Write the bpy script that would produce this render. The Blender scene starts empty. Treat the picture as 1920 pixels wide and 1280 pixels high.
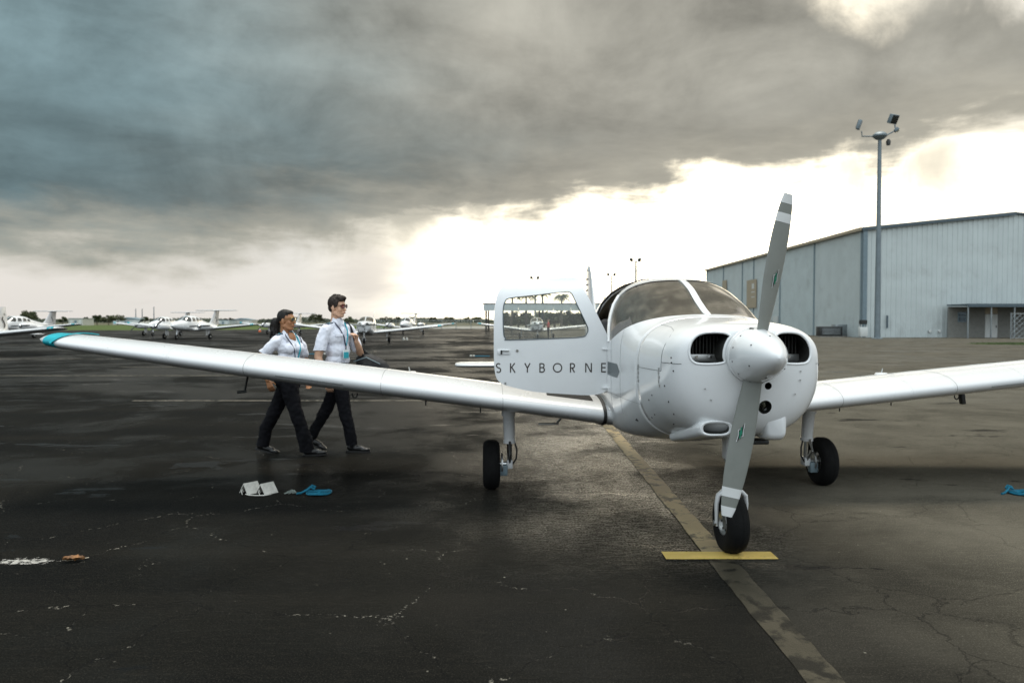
import bpy, bmesh, math, random
import numpy as np
from mathutils import Vector, Matrix, noise
from mathutils.bvhtree import BVHTree

random.seed(7)
SC = bpy.context.scene
COL = SC.collection
R = math.radians

# ------------------------------------------------------------------ camera
CAM_H = 1.50
cam_d = bpy.data.cameras.new('camera')
cam_d.lens = 25.8
cam_d.sensor_width = 36.0
cam_d.clip_start = 0.05
cam_d.clip_end = 9000
cam_d.dof.use_dof = True
cam_d.dof.focus_distance = 5.2
cam_d.dof.aperture_fstop = 2.8
cam = bpy.data.objects.new('camera', cam_d)
COL.objects.link(cam)
cam.location = (0, 0, CAM_H)
cam.rotation_euler = (R(90 - 1.54), 0, 0)
SC.camera = cam

# ------------------------------------------------------------------ world
SUN_AZ, SUN_EL = 13.0, 74.0          # degrees; azimuth measured from +Y to the right
world = bpy.data.worlds.new('World')
SC.world = world
world.use_nodes = True


class NT:
    """small helper for building node trees"""
    def __init__(s, tree):
        s.t = tree
        s.t.nodes.clear()

    def n(s, typ, **kw):
        nd = s.t.nodes.new(typ)
        for k, v in kw.items():
            setattr(nd, k, v)
        return nd

    def _in(s, sock, v):
        if v is None:
            return
        if isinstance(v, bpy.types.NodeSocket):
            s.t.links.new(v, sock)
        else:
            if isinstance(v, (tuple, list)) and len(v) == 3 and sock.type == 'RGBA':
                v = (*v, 1)
            sock.default_value = v

    def math(s, op, a, b=None, c=None, clamp=False):
        nd = s.n('ShaderNodeMath', operation=op, use_clamp=clamp)
        s._in(nd.inputs[0], a)
        s._in(nd.inputs[1], b)
        s._in(nd.inputs[2], c)
        return nd.outputs[0]

    def vmath(s, op, a, b=None):
        nd = s.n('ShaderNodeVectorMath', operation=op)
        s._in(nd.inputs[0], a)
        s._in(nd.inputs[1], b)
        return nd.outputs['Value'] if op in ('DOT_PRODUCT', 'LENGTH') else nd.outputs[0]

    def noise(s, vec, scale, detail=4, rough=.5, dist=0.0, lac=2.0):
        nd = s.n('ShaderNodeTexNoise')
        s._in(nd.inputs['Vector'], vec)
        nd.inputs['Scale'].default_value = scale
        nd.inputs['Detail'].default_value = detail
        nd.inputs['Roughness'].default_value = rough
        nd.inputs['Lacunarity'].default_value = lac
        nd.inputs['Distortion'].default_value = dist
        return nd.outputs[0]

    def smooth(s, x, lo, hi, a=0.0, b=1.0):
        nd = s.n('ShaderNodeMapRange', interpolation_type='SMOOTHSTEP')
        s._in(nd.inputs[0], x)
        s._in(nd.inputs[1], lo)
        s._in(nd.inputs[2], hi)
        s._in(nd.inputs[3], a)
        s._in(nd.inputs[4], b)
        return nd.outputs[0]

    def mix(s, f, a, b, blend='MIX'):
        nd = s.n('ShaderNodeMix', data_type='RGBA', blend_type=blend)
        s._in(nd.inputs[0], f)
        s._in(nd.inputs[6], a)
        s._in(nd.inputs[7], b)
        return nd.outputs[2]

    def comb(s, x, y, z):
        nd = s.n('ShaderNodeCombineXYZ')
        s._in(nd.inputs[0], x)
        s._in(nd.inputs[1], y)
        s._in(nd.inputs[2], z)
        return nd.outputs[0]

    def sep(s, v):
        nd = s.n('ShaderNodeSeparateXYZ')
        s._in(nd.inputs[0], v)
        return nd.outputs

    def bump(s, h, strength=.3, dist=.01):
        nd = s.n('ShaderNodeBump')
        nd.inputs['Strength'].default_value = strength
        nd.inputs['Distance'].default_value = dist
        s._in(nd.inputs['Height'], h)
        return nd.outputs[0]


def build_sky():
    t = NT(world.node_tree)
    d = t.n('ShaderNodeTexCoord').outputs['Generated']
    d = t.vmath('NORMALIZE', d)
    x, y, z = t.sep(d)
    zc = t.math('MAXIMUM', z, 0.0)
    hor = t.math('SQRT', t.math('ADD', t.math('MULTIPLY', x, x), t.math('MULTIPLY', y, y)))
    sa = t.math('DIVIDE', x, t.math('MAXIMUM', hor, 1e-4))
    el = t.math('MULTIPLY', t.math('ARCSINE', z), 57.2958)
    # cloud sheet seen in perspective
    k = t.math('DIVIDE', 1.0, t.math('ADD', zc, 0.16))
    pl = t.comb(t.math('MULTIPLY', x, k), t.math('MULTIPLY', y, k), t.math('MULTIPLY', z, 2.0))
    n1 = t.noise(pl, 0.85, 5, .5, .15)
    n2 = t.noise(d, 7.0, 9, .60, .35)
    n3 = t.noise(pl, 1.9, 7, .6, .35)
    # stretched low layer
    lowv = t.comb(x, y, t.math('MULTIPLY', z, 4.0))
    n4 = t.noise(lowv, 7.0, 7, .58, .25)
    # deck edge
    e = t.math('SUBTRACT', el, t.math('MULTIPLY_ADD', sa, 7.6, 7.2))
    e = t.math('MULTIPLY_ADD', t.math('SUBTRACT', n1, .5), 5.5, e)
    e = t.math('MULTIPLY_ADD', t.math('SUBTRACT', n2, .5), 5.5, e)
    e = t.math('MULTIPLY_ADD', t.math('SUBTRACT', n4, .5), 7.0, e)
    deck = t.smooth(e, -1.6, 2.6)

    def dirv(az, elv):
        a, b = R(az), R(elv)
        return (math.sin(a) * math.cos(b), math.cos(a) * math.cos(b), math.sin(b))

    def blob(az, elv, r0, r1, namp, nz=None):
        dt = t.vmath('DOT_PRODUCT', d, dirv(az, elv))
        ang = t.math('MULTIPLY', t.math('ARCCOSINE', t.math('MINIMUM', dt, 1.0)), 57.2958)
        ang = t.math('MULTIPLY_ADD', t.math('SUBTRACT', nz or n2, .5), namp, ang)
        return t.smooth(ang, r0, r1, 1.0, 0.0)

    # breaks in the deck (upper right) and a detached rag below its edge
    hole = t.math('MAXIMUM', blob(28, 25.8, 1.5, 7.0, 9), blob(35.5, 22.8, .8, 5.2, 9))
    deck = t.math('MULTIPLY', deck, t.math('SUBTRACT', 1.0, hole))
    rag = t.math('MULTIPLY', t.math('MAXIMUM', blob(25.0, 10.6, .0, 6.5, 9), blob(29.0, 10.6, .0, 5.2, 9)), .80)
    deck = t.math('MAXIMUM', deck, rag)
    deck = t.math('MAXIMUM', deck, t.math('MULTIPLY', t.math('MAXIMUM', blob(-8.5, 8.6, 1.0, 5.2, 9), blob(-2.0, 9.6, .5, 4.2, 9)), .92))
    wisp = t.smooth(t.math('ADD', n4, t.smooth(el, 1.0, 8.0, -0.08, 0.05)), .50, .66, 0, .6)
    wisp = t.math('MULTIPLY', wisp, t.smooth(el, 1.0, 3.0))
    wisp = t.math('MULTIPLY', wisp, t.smooth(sa, -.45, .25, 1.0, .18))
    streak = t.math('MULTIPLY', blob(-10.8, 3.1, .2, 4.4, 8, n4), .62)
    wisp = t.math('MAXIMUM', wisp, streak)
    # cloud colours: cool and heavy on one side, thin and warm towards the sun
    tw = t.smooth(t.math('MULTIPLY_ADD', t.math('SUBTRACT', n1, .5), .5, sa), -.56, .10)
    cc = t.mix(tw, (.205, .295, .320), (.335, .325, .282))
    shade = t.math('MULTIPLY_ADD', t.math('SUBTRACT', n3, .5), 1.35, 1.05)
    shade = t.math('MULTIPLY_ADD', t.math('SUBTRACT', n2, .5), 1.1, shade)
    up = t.smooth(el, 9.0, 19.0, .64, 1.08)
    shade = t.math('MULTIPLY', shade, up)
    cc = t.mix(1.0, cc, t.comb(shade, shade, shade), 'MULTIPLY')
    # underside glow close to the deck's lit edge
    glow = t.math('MULTIPLY', t.smooth(e, 0.0, 6.5, 1.0, 0.0), t.smooth(sa, -.9, .1, .80, .85))
    cc = t.mix(glow, cc, (.56, .53, .44))
    # behind the viewer the unseen sky is brightened, most overhead, to light the aircraft
    rear = t.smooth(y, .35, -.45)
    rl = t.math('MULTIPLY_ADD', zc, 1.55, .70)
    rearc = t.comb(t.math('MULTIPLY', rl, .90), rl, t.math('MULTIPLY', rl, 1.06))
    cc = t.mix(rear, cc, rearc)
    # open sky under the deck
    sky = t.n('ShaderNodeTexSky', sky_type='NISHITA')
    sky.sun_disc = False
    sky.sun_elevation = R(SUN_EL)
    sky.sun_rotation = R(SUN_AZ)
    sky.air_density = 1.4
    sky.dust_density = 4.0
    nish = t.mix(1.0, sky.outputs[0], (.10, .10, .10), 'MULTIPLY')
    sd = t.vmath('DOT_PRODUCT', d, dirv(13, 9))
    sang = t.math('MULTIPLY', t.math('ARCCOSINE', t.math('MINIMUM', sd, 1.0)), 57.2958)
    halo = t.smooth(sang, 0.0, 30.0, 5.5, 0.0)  # added low glow, strengthened for sheen on the ground
    hz = t.mix(t.smooth(sa, -.65, .05), (.95, .905, .85), (.98, .955, .90))
    hz = t.mix(1.0, hz, t.comb(t.math('ADD', halo, .0), t.math('MULTIPLY', halo, .86), t.math('MULTIPLY', halo, .60)), 'ADD')
    gap = t.mix(.80, nish, hz)
    gap = t.mix(rear, gap, rearc)
    skyc = t.mix(t.math('MULTIPLY', wisp, t.math('SUBTRACT', 1.0, rear)), gap, (.60, .56, .52))
    skyc = t.mix(deck, skyc, cc)
    # below the horizon: dull ground
    skyc = t.mix(t.smooth(z, -.02, -.004, 1.0, 0.0), skyc, (.10, .10, .09))
    bg = t.n('ShaderNodeBackground')
    mul = t.mix(1.0, skyc, (10, 10, 10), 'MULTIPLY')
    t._in(bg.inputs[0], mul)
    bg.inputs[1].default_value = 0.1
    out = t.n('ShaderNodeOutputWorld')
    t.t.links.new(bg.outputs[0], out.inputs[0])


build_sky()
world.cycles.sampling_method = 'MANUAL'
world.cycles.sample_map_resolution = 1024

# ------------------------------------------------------------------ sun (veiled by the cloud)
sd_ = bpy.data.lights.new('sun', 'SUN')
sd_.energy = 3.0
sd_.angle = R(18)
sd_.color = (1.0, .93, .82)
sun = bpy.data.objects.new('sun', sd_)
COL.objects.link(sun)
_a, _e = R(SUN_AZ), R(SUN_EL)
_sv = Vector((math.sin(_a) * math.cos(_e), math.cos(_a) * math.cos(_e), math.sin(_e)))
sun.rotation_euler = _sv.to_track_quat('Z', 'Y').to_euler()
sun.location = _sv * 50

SC.view_settings.view_transform = 'Standard'
SC.view_settings.look = 'None'
SC.view_settings.exposure = 0.0
SC.view_settings.gamma = 1.0
SC.render.engine = 'CYCLES'
SC.cycles.max_bounces = 8
SC.cycles.transparent_max_bounces = 24
SC.cycles.caustics_reflective = False
SC.cycles.caustics_refractive = False
SC.cycles.use_denoising = True
SC.cycles.sample_clamp_indirect = 6.0

# ------------------------------------------------------------------ materials
MATS = {}


def mat(name, col, rough=.5, metal=0.0, coat=0.0, spec=.5, var=0.0, vscale=4.0, bump=0.0, bscale=60.0,
        rvar=0.0, dirt=None, dirt_amt=0.0, dirt_scale=3.0, sheen=0.0):
    if name in MATS:
        return MATS[name]
    m = bpy.data.materials.new(name)
    m.use_nodes = True
    t = NT(m.node_tree)
    b = t.n('ShaderNodeBsdfPrincipled')
    o = t.n('ShaderNodeOutputMaterial')
    t.t.links.new(b.outputs[0], o.inputs[0])
    co = t.n('ShaderNodeTexCoord').outputs['Object']
    c = (*col, 1)
    b.inputs['Base Color'].default_value = c
    b.inputs['Roughness'].default_value = rough
    b.inputs['Metallic'].default_value = metal
    b.inputs['Specular IOR Level'].default_value = spec
    b.inputs['Coat Weight'].default_value = coat
    b.inputs['Coat Roughness'].default_value = .06
    b.inputs['Sheen Weight'].default_value = sheen
    src = None
    if var:
        nz = t.noise(co, vscale, 5, .6)
        dk = tuple(v * (1 - var) for v in col)
        lt = tuple(min(1, v * (1 + var * .6)) for v in col)
        src = t.mix(t.smooth(nz, .3, .7), dk, lt)
    if dirt_amt:
        nz = t.noise(co, dirt_scale, 8, .68, .3)
        f = t.smooth(nz, .5, .78, 0, dirt_amt)
        src = t.mix(f, src if src is not None else c, dirt)
    if src is not None:
        t._in(b.inputs['Base Color'], src)
    if rvar:
        nz = t.noise(co, vscale * 1.7, 4, .6)
        t._in(b.inputs['Roughness'], t.smooth(nz, .3, .7, max(.02, rough - rvar), min(1, rough + rvar)))
    if bump:
        t._in(b.inputs['Normal'], t.bump(t.noise(co, bscale, 4, .6), bump, .01))
    MATS[name] = m
    return m


def glass(name, tint=(.8, .82, .8), refl=1.0, rough=.01, dirt=.0):  # dirt: tan haze, dirt plus the windshield's reflection painted in
    if name in MATS:
        return MATS[name]
    m = bpy.data.materials.new(name)
    m.use_nodes = True
    t = NT(m.node_tree)
    tr = t.n('ShaderNodeBsdfTransparent')
    tr.inputs[0].default_value = (*tint, 1)
    gl = t.n('ShaderNodeBsdfGlossy')
    gl.inputs['Roughness'].default_value = rough
    gl.inputs[0].default_value = (refl, refl, refl, 1)
    fr = t.n('ShaderNodeFresnel')
    fr.inputs[0].default_value = 1.5
    mx = t.n('ShaderNodeMixShader')
    t.t.links.new(fr.outputs[0], mx.inputs[0])
    t.t.links.new(tr.outputs[0], mx.inputs[1])
    t.t.links.new(gl.outputs[0], mx.inputs[2])
    last = mx.outputs[0]
    if dirt:
        df = t.n('ShaderNodeBsdfDiffuse')
        df.inputs[0].default_value = (.56, .50, .41, 1)  # tan haze: dirt, plus the windshield's tan reflection painted in
        mx2 = t.n('ShaderNodeMixShader')
        nz = t.noise(t.n('ShaderNodeTexCoord').outputs['Object'], 9, 7, .65, .4)
        t._in(mx2.inputs[0], t.smooth(nz, .4, .8, dirt * .3, dirt))
        t.t.links.new(last, mx2.inputs[1])
        t.t.links.new(df.outputs[0], mx2.inputs[2])
        last = mx2.outputs[0]
    o = t.n('ShaderNodeOutputMaterial')
    t.t.links.new(last, o.inputs[0])
    MATS[name] = m
    return m


# ------------------------------------------------------------------ mesh helpers
def tag(o, label=None, cat=None, group=None, kind=None):
    if label:
        o['label'] = label
    if cat:
        o['category'] = cat
    if group:
        o['group'] = group
    if kind:
        o['kind'] = kind
    return o


def thing(name, label, cat, loc=(0, 0, 0), rz=0.0, group=None):
    o = bpy.data.objects.new(name, None)
    o.empty_display_size = .2
    COL.objects.link(o)
    o.location = loc
    o.rotation_euler = (0, 0, rz)
    return tag(o, label, cat, group)


def link(name, me, m=None, parent=None, smooth=None):
    o = bpy.data.objects.new(name, me)
    COL.objects.link(o)
    if m is not None:
        me.materials.clear()
        for q in (m if isinstance(m, (list, tuple)) else [m]):
            me.materials.append(q)
    if parent is not None:
        o.parent = parent
    if smooth is not None:
        me.polygons.foreach_set('use_smooth', [True] * len(me.polygons))
        if smooth < 180:
            me.set_sharp_from_angle(angle=R(smooth))
    return o


class MB:
    """collects shapes; build() links them as one mesh object"""
    def __init__(s):
        s.v, s.f, s.mi = [], [], []

    def add(s, vs, fs, mi=0):
        k = len(s.v)
        s.v += [tuple(p) for p in vs]
        s.f += [tuple(i + k for i in q) for q in fs]
        s.mi += [mi] * len(fs)
        return s

    def box(s, c, d, rot=None, mi=0):
        vs = []
        for i in (-1, 1):
            for j in (-1, 1):
                for k in (-1, 1):
                    p = Vector((i * d[0] / 2, j * d[1] / 2, k * d[2] / 2))
                    if rot is not None:
                        p = rot @ p
                    vs.append(p + Vector(c))
        return s.add(vs, [(0, 1, 3, 2), (4, 6, 7, 5), (0, 4, 5, 1), (2, 3, 7, 6), (0, 2, 6, 4), (1, 5, 7, 3)], mi)

    def rbox(s, c, d, b=.01, seg=2, rot=None, mi=0):
        bm = bmesh.new()
        bmesh.ops.create_cube(bm, size=1)
        bmesh.ops.scale(bm, vec=d, verts=bm.verts)
        bmesh.ops.bevel(bm, geom=bm.edges[:], offset=b, segments=seg, profile=.5, affect='EDGES')
        if rot is not None:
            bmesh.ops.rotate(bm, matrix=rot, verts=bm.verts)
        bmesh.ops.translate(bm, vec=c, verts=bm.verts)
        return s.bm(bm, mi)

    def bm(s, bm, mi=0):
        bm.verts.index_update()
        s.add([v.co.copy() for v in bm.verts], [[v.index for v in f.verts] for f in bm.faces], mi)
        bm.free()
        return s

    def loft(s, rings, cap=True, closed=True, mi=0):
        n = len(rings[0])
        vs = [p for r in rings for p in r]
        fs = []
        for i in range(len(rings) - 1):
            for j in range(n if closed else n - 1):
                a, b = i * n + j, i * n + (j + 1) % n
                fs.append((a, b, b + n, a + n))
        if cap and closed:
            fs.append(tuple(range(n))[::-1])
            fs.append(tuple((len(rings) - 1) * n + j for j in range(n)))
        return s.add(vs, fs, mi)

    def tube(s, pts, rad, n=10, cap=True, mi=0, flat=1.0, up=None):
        pts = [Vector(p) for p in pts]
        if not isinstance(rad, (list, tuple)):
            rad = [rad] * len(pts)
        rings = []
        ref = None
        for i, p in enumerate(pts):
            a = pts[max(0, i - 1)]
            b = pts[min(len(pts) - 1, i + 1)]
            d = (b - a).normalized()
            if ref is None:
                u = Vector(up) if up is not None else (Vector((0, 0, 1)) if abs(d.z) < .9 else Vector((1, 0, 0)))
                ref = (u - d * u.dot(d)).normalized()
            else:
                ref = (ref - d * ref.dot(d)).normalized()
            sd = d.cross(ref)
            rings.append([p + ref * (math.cos(q) * rad[i] * flat) + sd * (math.sin(q) * rad[i])
                          for q in (2 * math.pi * j / n for j in range(n))])
        return s.loft(rings, cap, mi=mi)

    def lathe(s, prof, n=24, axis='Z', c=(0, 0, 0), mi=0, cap=True):
        rings = []
        for r, h in prof:
            ring = []
            for j in range(n):
                q = 2 * math.pi * j / n
                a, b = r * math.cos(q), r * math.sin(q)
                p = {'Z': (a, b, h), 'Y': (a, h, b), 'X': (h, a, b)}[axis]
                ring.append(Vector(p) + Vector(c))
            rings.append(ring)
        return s.loft(rings, cap, mi=mi)

    def prism(s, poly, d0, d1, fn, mi=0):
        """poly in 2-D, fn(u, v, d) -> point"""
        n = len(poly)
        vs = [fn(u, v, d0) for u, v in poly] + [fn(u, v, d1) for u, v in poly]
        fs = [tuple(range(n))[::-1], tuple(range(n, 2 * n))]
        for i in range(n):
            j = (i + 1) % n
            fs.append((i, j, j + n, i + n))
        return s.add(vs, fs, mi)

    def mesh(s, name='m', fix=True):
        me = bpy.data.meshes.new(name)
        me.from_pydata(s.v, [], s.f)
        if any(s.mi):
            me.polygons.foreach_set('material_index', s.mi)
        if fix:
            bm = bmesh.new()
            bm.from_mesh(me)
            bmesh.ops.recalc_face_normals(bm, faces=bm.faces)
            bm.to_mesh(me)
            bm.free()
        me.update()
        return me

    def build(s, name, m, parent=None, smooth=None, fix=True):
        return link(name, s.mesh(name, fix), m, parent, smooth)


def pchip(xs, ys):
    xs, ys = list(xs), list(ys)
    n = len(xs)
    h = [xs[i + 1] - xs[i] for i in range(n - 1)]
    dl = [(ys[i + 1] - ys[i]) / h[i] for i in range(n - 1)]
    m = [0.0] * n
    m[0], m[-1] = dl[0], dl[-1]
    for i in range(1, n - 1):
        if dl[i - 1] * dl[i] > 0:
            w1, w2 = 2 * h[i] + h[i - 1], h[i] + 2 * h[i - 1]
            m[i] = (w1 + w2) / (w1 / dl[i - 1] + w2 / dl[i])

    def f(x):
        x = min(max(x, xs[0]), xs[-1])
        i = 0
        while i < n - 2 and x > xs[i + 1]:
            i += 1
        t = (x - xs[i]) / h[i]
        a, b = (1 + 2 * t) * (1 - t) ** 2, t * (1 - t) ** 2
        c, d = t * t * (3 - 2 * t), t * t * (t - 1)
        return a * ys[i] + b * h[i] * m[i] + c * ys[i + 1] + d * h[i] * m[i + 1]
    return f


def boolean(o, cutter, op='DIFFERENCE', mode='TRANSFER'):
    md = o.modifiers.new('b', 'BOOLEAN')
    md.operation = op
    md.object = cutter
    md.solver = 'EXACT'
    md.material_mode = mode
    bpy.context.view_layer.update()
    dg = bpy.context.evaluated_depsgraph_get()
    me = bpy.data.meshes.new_from_object(o.evaluated_get(dg))
    o.modifiers.clear()
    o.data = me
    return o


def drop(*objs):
    for o in objs:
        bpy.data.objects.remove(o, do_unlink=True)


def keep_normals(me, ref_me, ang=50):
    """shade a cut mesh with the smooth normals of the uncut surface"""
    bm = bmesh.new()
    bm.from_mesh(ref_me)
    bmesh.ops.triangulate(bm, faces=bm.faces)
    bm.normal_update()
    bm.faces.ensure_lookup_table()
    tree = BVHTree.FromBMesh(bm)
    nrm = [tuple(v.normal.copy() for v in f.verts) for f in bm.faces]
    cos = [tuple(v.co.copy() for v in f.verts) for f in bm.faces]
    lim = math.cos(R(ang))
    out = []
    for p in me.polygons:
        for li in p.loop_indices:
            co = me.vertices[me.loops[li].vertex_index].co
            hit, nn, idx, dist = tree.find_nearest(co + p.normal * 1e-5)
            done = False
            if idx is not None and dist < .004:
                a, b, c = cos[idx]
                v0, v1, v2 = b - a, c - a, hit - a
                d00, d01, d11, d20, d21 = v0.dot(v0), v0.dot(v1), v1.dot(v1), v2.dot(v0), v2.dot(v1)
                den = d00 * d11 - d01 * d01
                if abs(den) > 1e-14:
                    v = (d11 * d20 - d01 * d21) / den
                    w = (d00 * d21 - d01 * d20) / den
                    q = nrm[idx][0] * (1 - v - w) + nrm[idx][1] * v + nrm[idx][2] * w
                    if q.length > 1e-6:
                        q.normalize()
                        if q.dot(p.normal) > lim:
                            out.append(q)
                            done = True
            if not done:
                out.append(p.normal.copy())
    bm.free()
    me.polygons.foreach_set('use_smooth', [True] * len(me.polygons))
    me.normals_split_custom_set([tuple(q) for q in out])


def copy_tree(o, parent=None):
    c = o.copy()
    COL.objects.link(c)
    c.parent = parent
    for ch in list(o.children):
        copy_tree(ch, c)
    return c


def arc(cx, cy, r, a0, a1, n, ry=None):
    ry = r if ry is None else ry
    return [(cx + r * math.cos(R(a0 + (a1 - a0) * i / (n - 1))), cy + ry * math.sin(R(a0 + (a1 - a0) * i / (n - 1)))) for i in range(n)]


def round_poly(pts, rad, n=5):
    """round the corners of a 2-D polygon"""
    out = []
    k = len(pts)
    for i in range(k):
        p0, p1, p2 = (Vector(pts[(i + j) % k]) for j in (-1, 0, 1))
        r = rad[i] if isinstance(rad, (list, tuple)) else rad
        a = (p0 - p1)
        b = (p2 - p1)
        r = min(r, a.length * .49, b.length * .49)
        a = p1 + a.normalized() * r
        b = p1 + b.normalized() * r
        for j in range(n + 1):
            t = j / n
            out.append(tuple(a * (1 - t) ** 2 + p1 * 2 * t * (1 - t) + b * t * t))
    return out
# ================================================================== GROUND
def asphalt_material():
    m = bpy.data.materials.new('wet_asphalt')
    m.use_nodes = True
    t = NT(m.node_tree)
    # dry stone under a broken film of water: matt base, glossy film by coverage
    df = t.n('ShaderNodeBsdfDiffuse')
    df.inputs['Roughness'].default_value = .6
    gl = t.n('ShaderNodeBsdfGlossy')
    fr = t.n('ShaderNodeFresnel')
    fr.inputs['IOR'].default_value = 1.33
    mx = t.n('ShaderNodeMixShader')
    o = t.n('ShaderNodeOutputMaterial')
    t.t.links.new(df.outputs[0], mx.inputs[1])
    t.t.links.new(gl.outputs[0], mx.inputs[2])
    t.t.links.new(mx.outputs[0], o.inputs[0])
    co = t.n('ShaderNodeNewGeometry').outputs['Position']
    big = t.noise(co, .16, 5, .6, .6)
    mid = t.noise(co, .9, 6, .62, .4)
    fine = t.noise(co, 60, 4, .7)
    grain = t.noise(co, 120, 3, .65)
    # paving lanes laid across the apron
    st = t.comb(t.math('MULTIPLY', t.sep(co)[0], .06), t.math('MULTIPLY', t.sep(co)[1], 1.1), 0.0)
    lane = t.noise(st, .9, 5, .6)
    x, y, z = t.sep(co)
    # drag marks of the paver: fine grain drawn out sideways
    dr = t.comb(t.math('MULTIPLY', x, 9.0), t.math('MULTIPLY', y, 40.0), 0.0)
    drag = t.noise(dr, 1.0, 4, .7)
    base = t.mix(t.smooth(big, .35, .65), (.0065, .0070, .0068), (.0125, .0120, .0100))
    # bay beyond the painted line: browner, drier mix with sky sheen painted in
    sx = t.math('MULTIPLY_ADD', y, -.0105, x)
    sxn = t.math('MULTIPLY_ADD', t.math('SUBTRACT', mid, .5), .8, sx)
    side = t.math('MULTIPLY_ADD', t.smooth(sx, 1.24, 1.30), .12, t.math('MULTIPLY', t.smooth(t.math('MULTIPLY_ADD', t.math('SUBTRACT', big, .5), 2.4, sxn), 1.35, 3.4), .70))
    # lit tan sheen painted into the base along the near side of the line
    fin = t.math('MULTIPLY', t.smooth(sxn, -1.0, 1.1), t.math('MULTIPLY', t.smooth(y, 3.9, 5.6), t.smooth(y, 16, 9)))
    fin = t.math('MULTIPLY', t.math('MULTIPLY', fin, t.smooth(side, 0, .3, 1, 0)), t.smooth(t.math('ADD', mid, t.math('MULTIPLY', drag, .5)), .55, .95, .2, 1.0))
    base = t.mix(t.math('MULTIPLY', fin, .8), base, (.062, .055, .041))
    base = t.mix(t.math('MULTIPLY', side, .9), base, t.mix(t.smooth(mid, .3, .7), (.070, .0640, .0500), (.140, .1270, .0990)))
    lanec = t.mix(side, (.0170, .0158, .0130), (.125, .113, .088))
    base = t.mix(t.smooth(lane, .4, .7, 0, .6), base, lanec)
    base = t.mix(t.smooth(drag, .5, .72, 0, .30), base, t.mix(side, (.028, .025, .020), (.22, .198, .154)))
    base = t.mix(t.smooth(grain, .52, .66, 0, .50), base, t.mix(side, (.040, .036, .029), (.27, .243, .189)))
    base = t.mix(t.smooth(fine, .25, .42, .55, 0), base, (.004, .004, .004))
    # cracks filled with pale grit, in broken stretches
    dv = t.n('ShaderNodeVectorMath', operation='ADD')
    t._in(dv.inputs[0], co)
    nv = t.n('ShaderNodeTexNoise')
    nv.inputs['Scale'].default_value = 2.3
    nv.inputs['Detail'].default_value = 6
    nv.inputs['Roughness'].default_value = .65
    t._in(nv.inputs['Vector'], co)
    sc = t.n('ShaderNodeVectorMath', operation='SCALE')
    t.t.links.new(nv.outputs['Color'], sc.inputs[0])
    sc.inputs['Scale'].default_value = .34
    t.t.links.new(sc.outputs[0], dv.inputs[1])
    vo = t.n('ShaderNodeTexVoronoi', feature='DISTANCE_TO_EDGE')
    vo.inputs['Scale'].default_value = .95
    t.t.links.new(dv.outputs[0], vo.inputs['Vector'])
    crack = t.smooth(vo.outputs['Distance'], .0, .008, 1, 0)
    seg = t.smooth(t.noise(co, 2.6, 6, .75), .50, .60)
    speck = t.smooth(t.noise(co, 38, 3, .7), .50, .60)
    pale = t.math('MULTIPLY', t.math('MULTIPLY', crack, seg), speck)
    vo2 = t.n('ShaderNodeTexVoronoi', feature='DISTANCE_TO_EDGE')
    vo2.inputs['Scale'].default_value = 2.9
    t.t.links.new(dv.outputs[0], vo2.inputs['Vector'])
    crack2 = t.smooth(vo2.outputs['Distance'], .0, .016, 1, 0)
    seg2 = t.smooth(t.noise(co, 1.9, 6, .75), .60, .70)
    pale = t.math('MAXIMUM', pale, t.math('MULTIPLY', t.math('MULTIPLY', crack2, seg2), t.smooth(t.noise(co, 60, 3, .7), .50, .60)))
    left = t.smooth(x, 1.2, -.4, .10, 1.0)
    near = t.smooth(y, 12, 6, .25, 1.0)
    pale = t.math('MULTIPLY', t.math('MULTIPLY', pale, left), near)
    base = t.mix(t.math('MULTIPLY', crack, t.smooth(side, 0, 1, .6, .14)), base, (.008, .008, .008))
    base = t.mix(t.math('MULTIPLY', pale, .9), base, (.30, .28, .23))
    # scattered grit
    vg = t.n('ShaderNodeTexVoronoi', feature='F1')
    vg.inputs['Scale'].default_value = 9.0
    t._in(vg.inputs['Vector'], co)
    grit = t.math('MULTIPLY', t.smooth(vg.outputs['Distance'], .03, .075, 1, 0), t.smooth(t.noise(co, 2.2, 3, .6), .50, .62))
    base = t.mix(t.math('MULTIPLY', grit, .7), base, (.33, .31, .25))
    # damp film: smooth where water stands, rough where it dried
    wet = t.smooth(t.math('MULTIPLY_ADD', t.math('SUBTRACT', mid, .5), .5, big), .40, .62)
    pv = t.comb(t.math('MULTIPLY', x, .55), t.math('MULTIPLY', y, 1.5), 0.0)
    pud = t.smooth(t.noise(pv, .85, 7, .66, .5), .615, .635)
    r = t.smooth(wet, 0, 1, .30, .19)
    r = t.math('MULTIPLY_ADD', t.math('SUBTRACT', drag, .5), .10, r)
    r = t.math('MULTIPLY_ADD', pud, -.06, r)
    r = t.math('MULTIPLY_ADD', fin, .12, r)
    t._in(gl.inputs['Roughness'], r)
    t._in(df.inputs['Color'], t.mix(t.math('MULTIPLY', pud, .7), base, (.006, .006, .0062)))
    film = t.math('MULTIPLY', t.smooth(wet, 0, 1, .05, .26), t.smooth(fine, .35, .65, .5, 1.3))
    film = t.math('MULTIPLY_ADD', pud, .25, film)
    rs_ = t.math('MULTIPLY_ADD', t.math('MULTIPLY', t.smooth(y, 8, 22), t.smooth(lane, .35, .65)), 1.2, .04)
    film = t.math('MULTIPLY', film, t.math('MAXIMUM', t.smooth(side, 0, .5, 1.0, 0.0), rs_))
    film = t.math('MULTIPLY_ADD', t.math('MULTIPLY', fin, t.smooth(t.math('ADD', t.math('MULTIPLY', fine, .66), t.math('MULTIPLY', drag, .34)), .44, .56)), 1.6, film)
    t._in(mx.inputs[0], t.math('MULTIPLY', film, fr.outputs[0], clamp=True))
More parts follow.
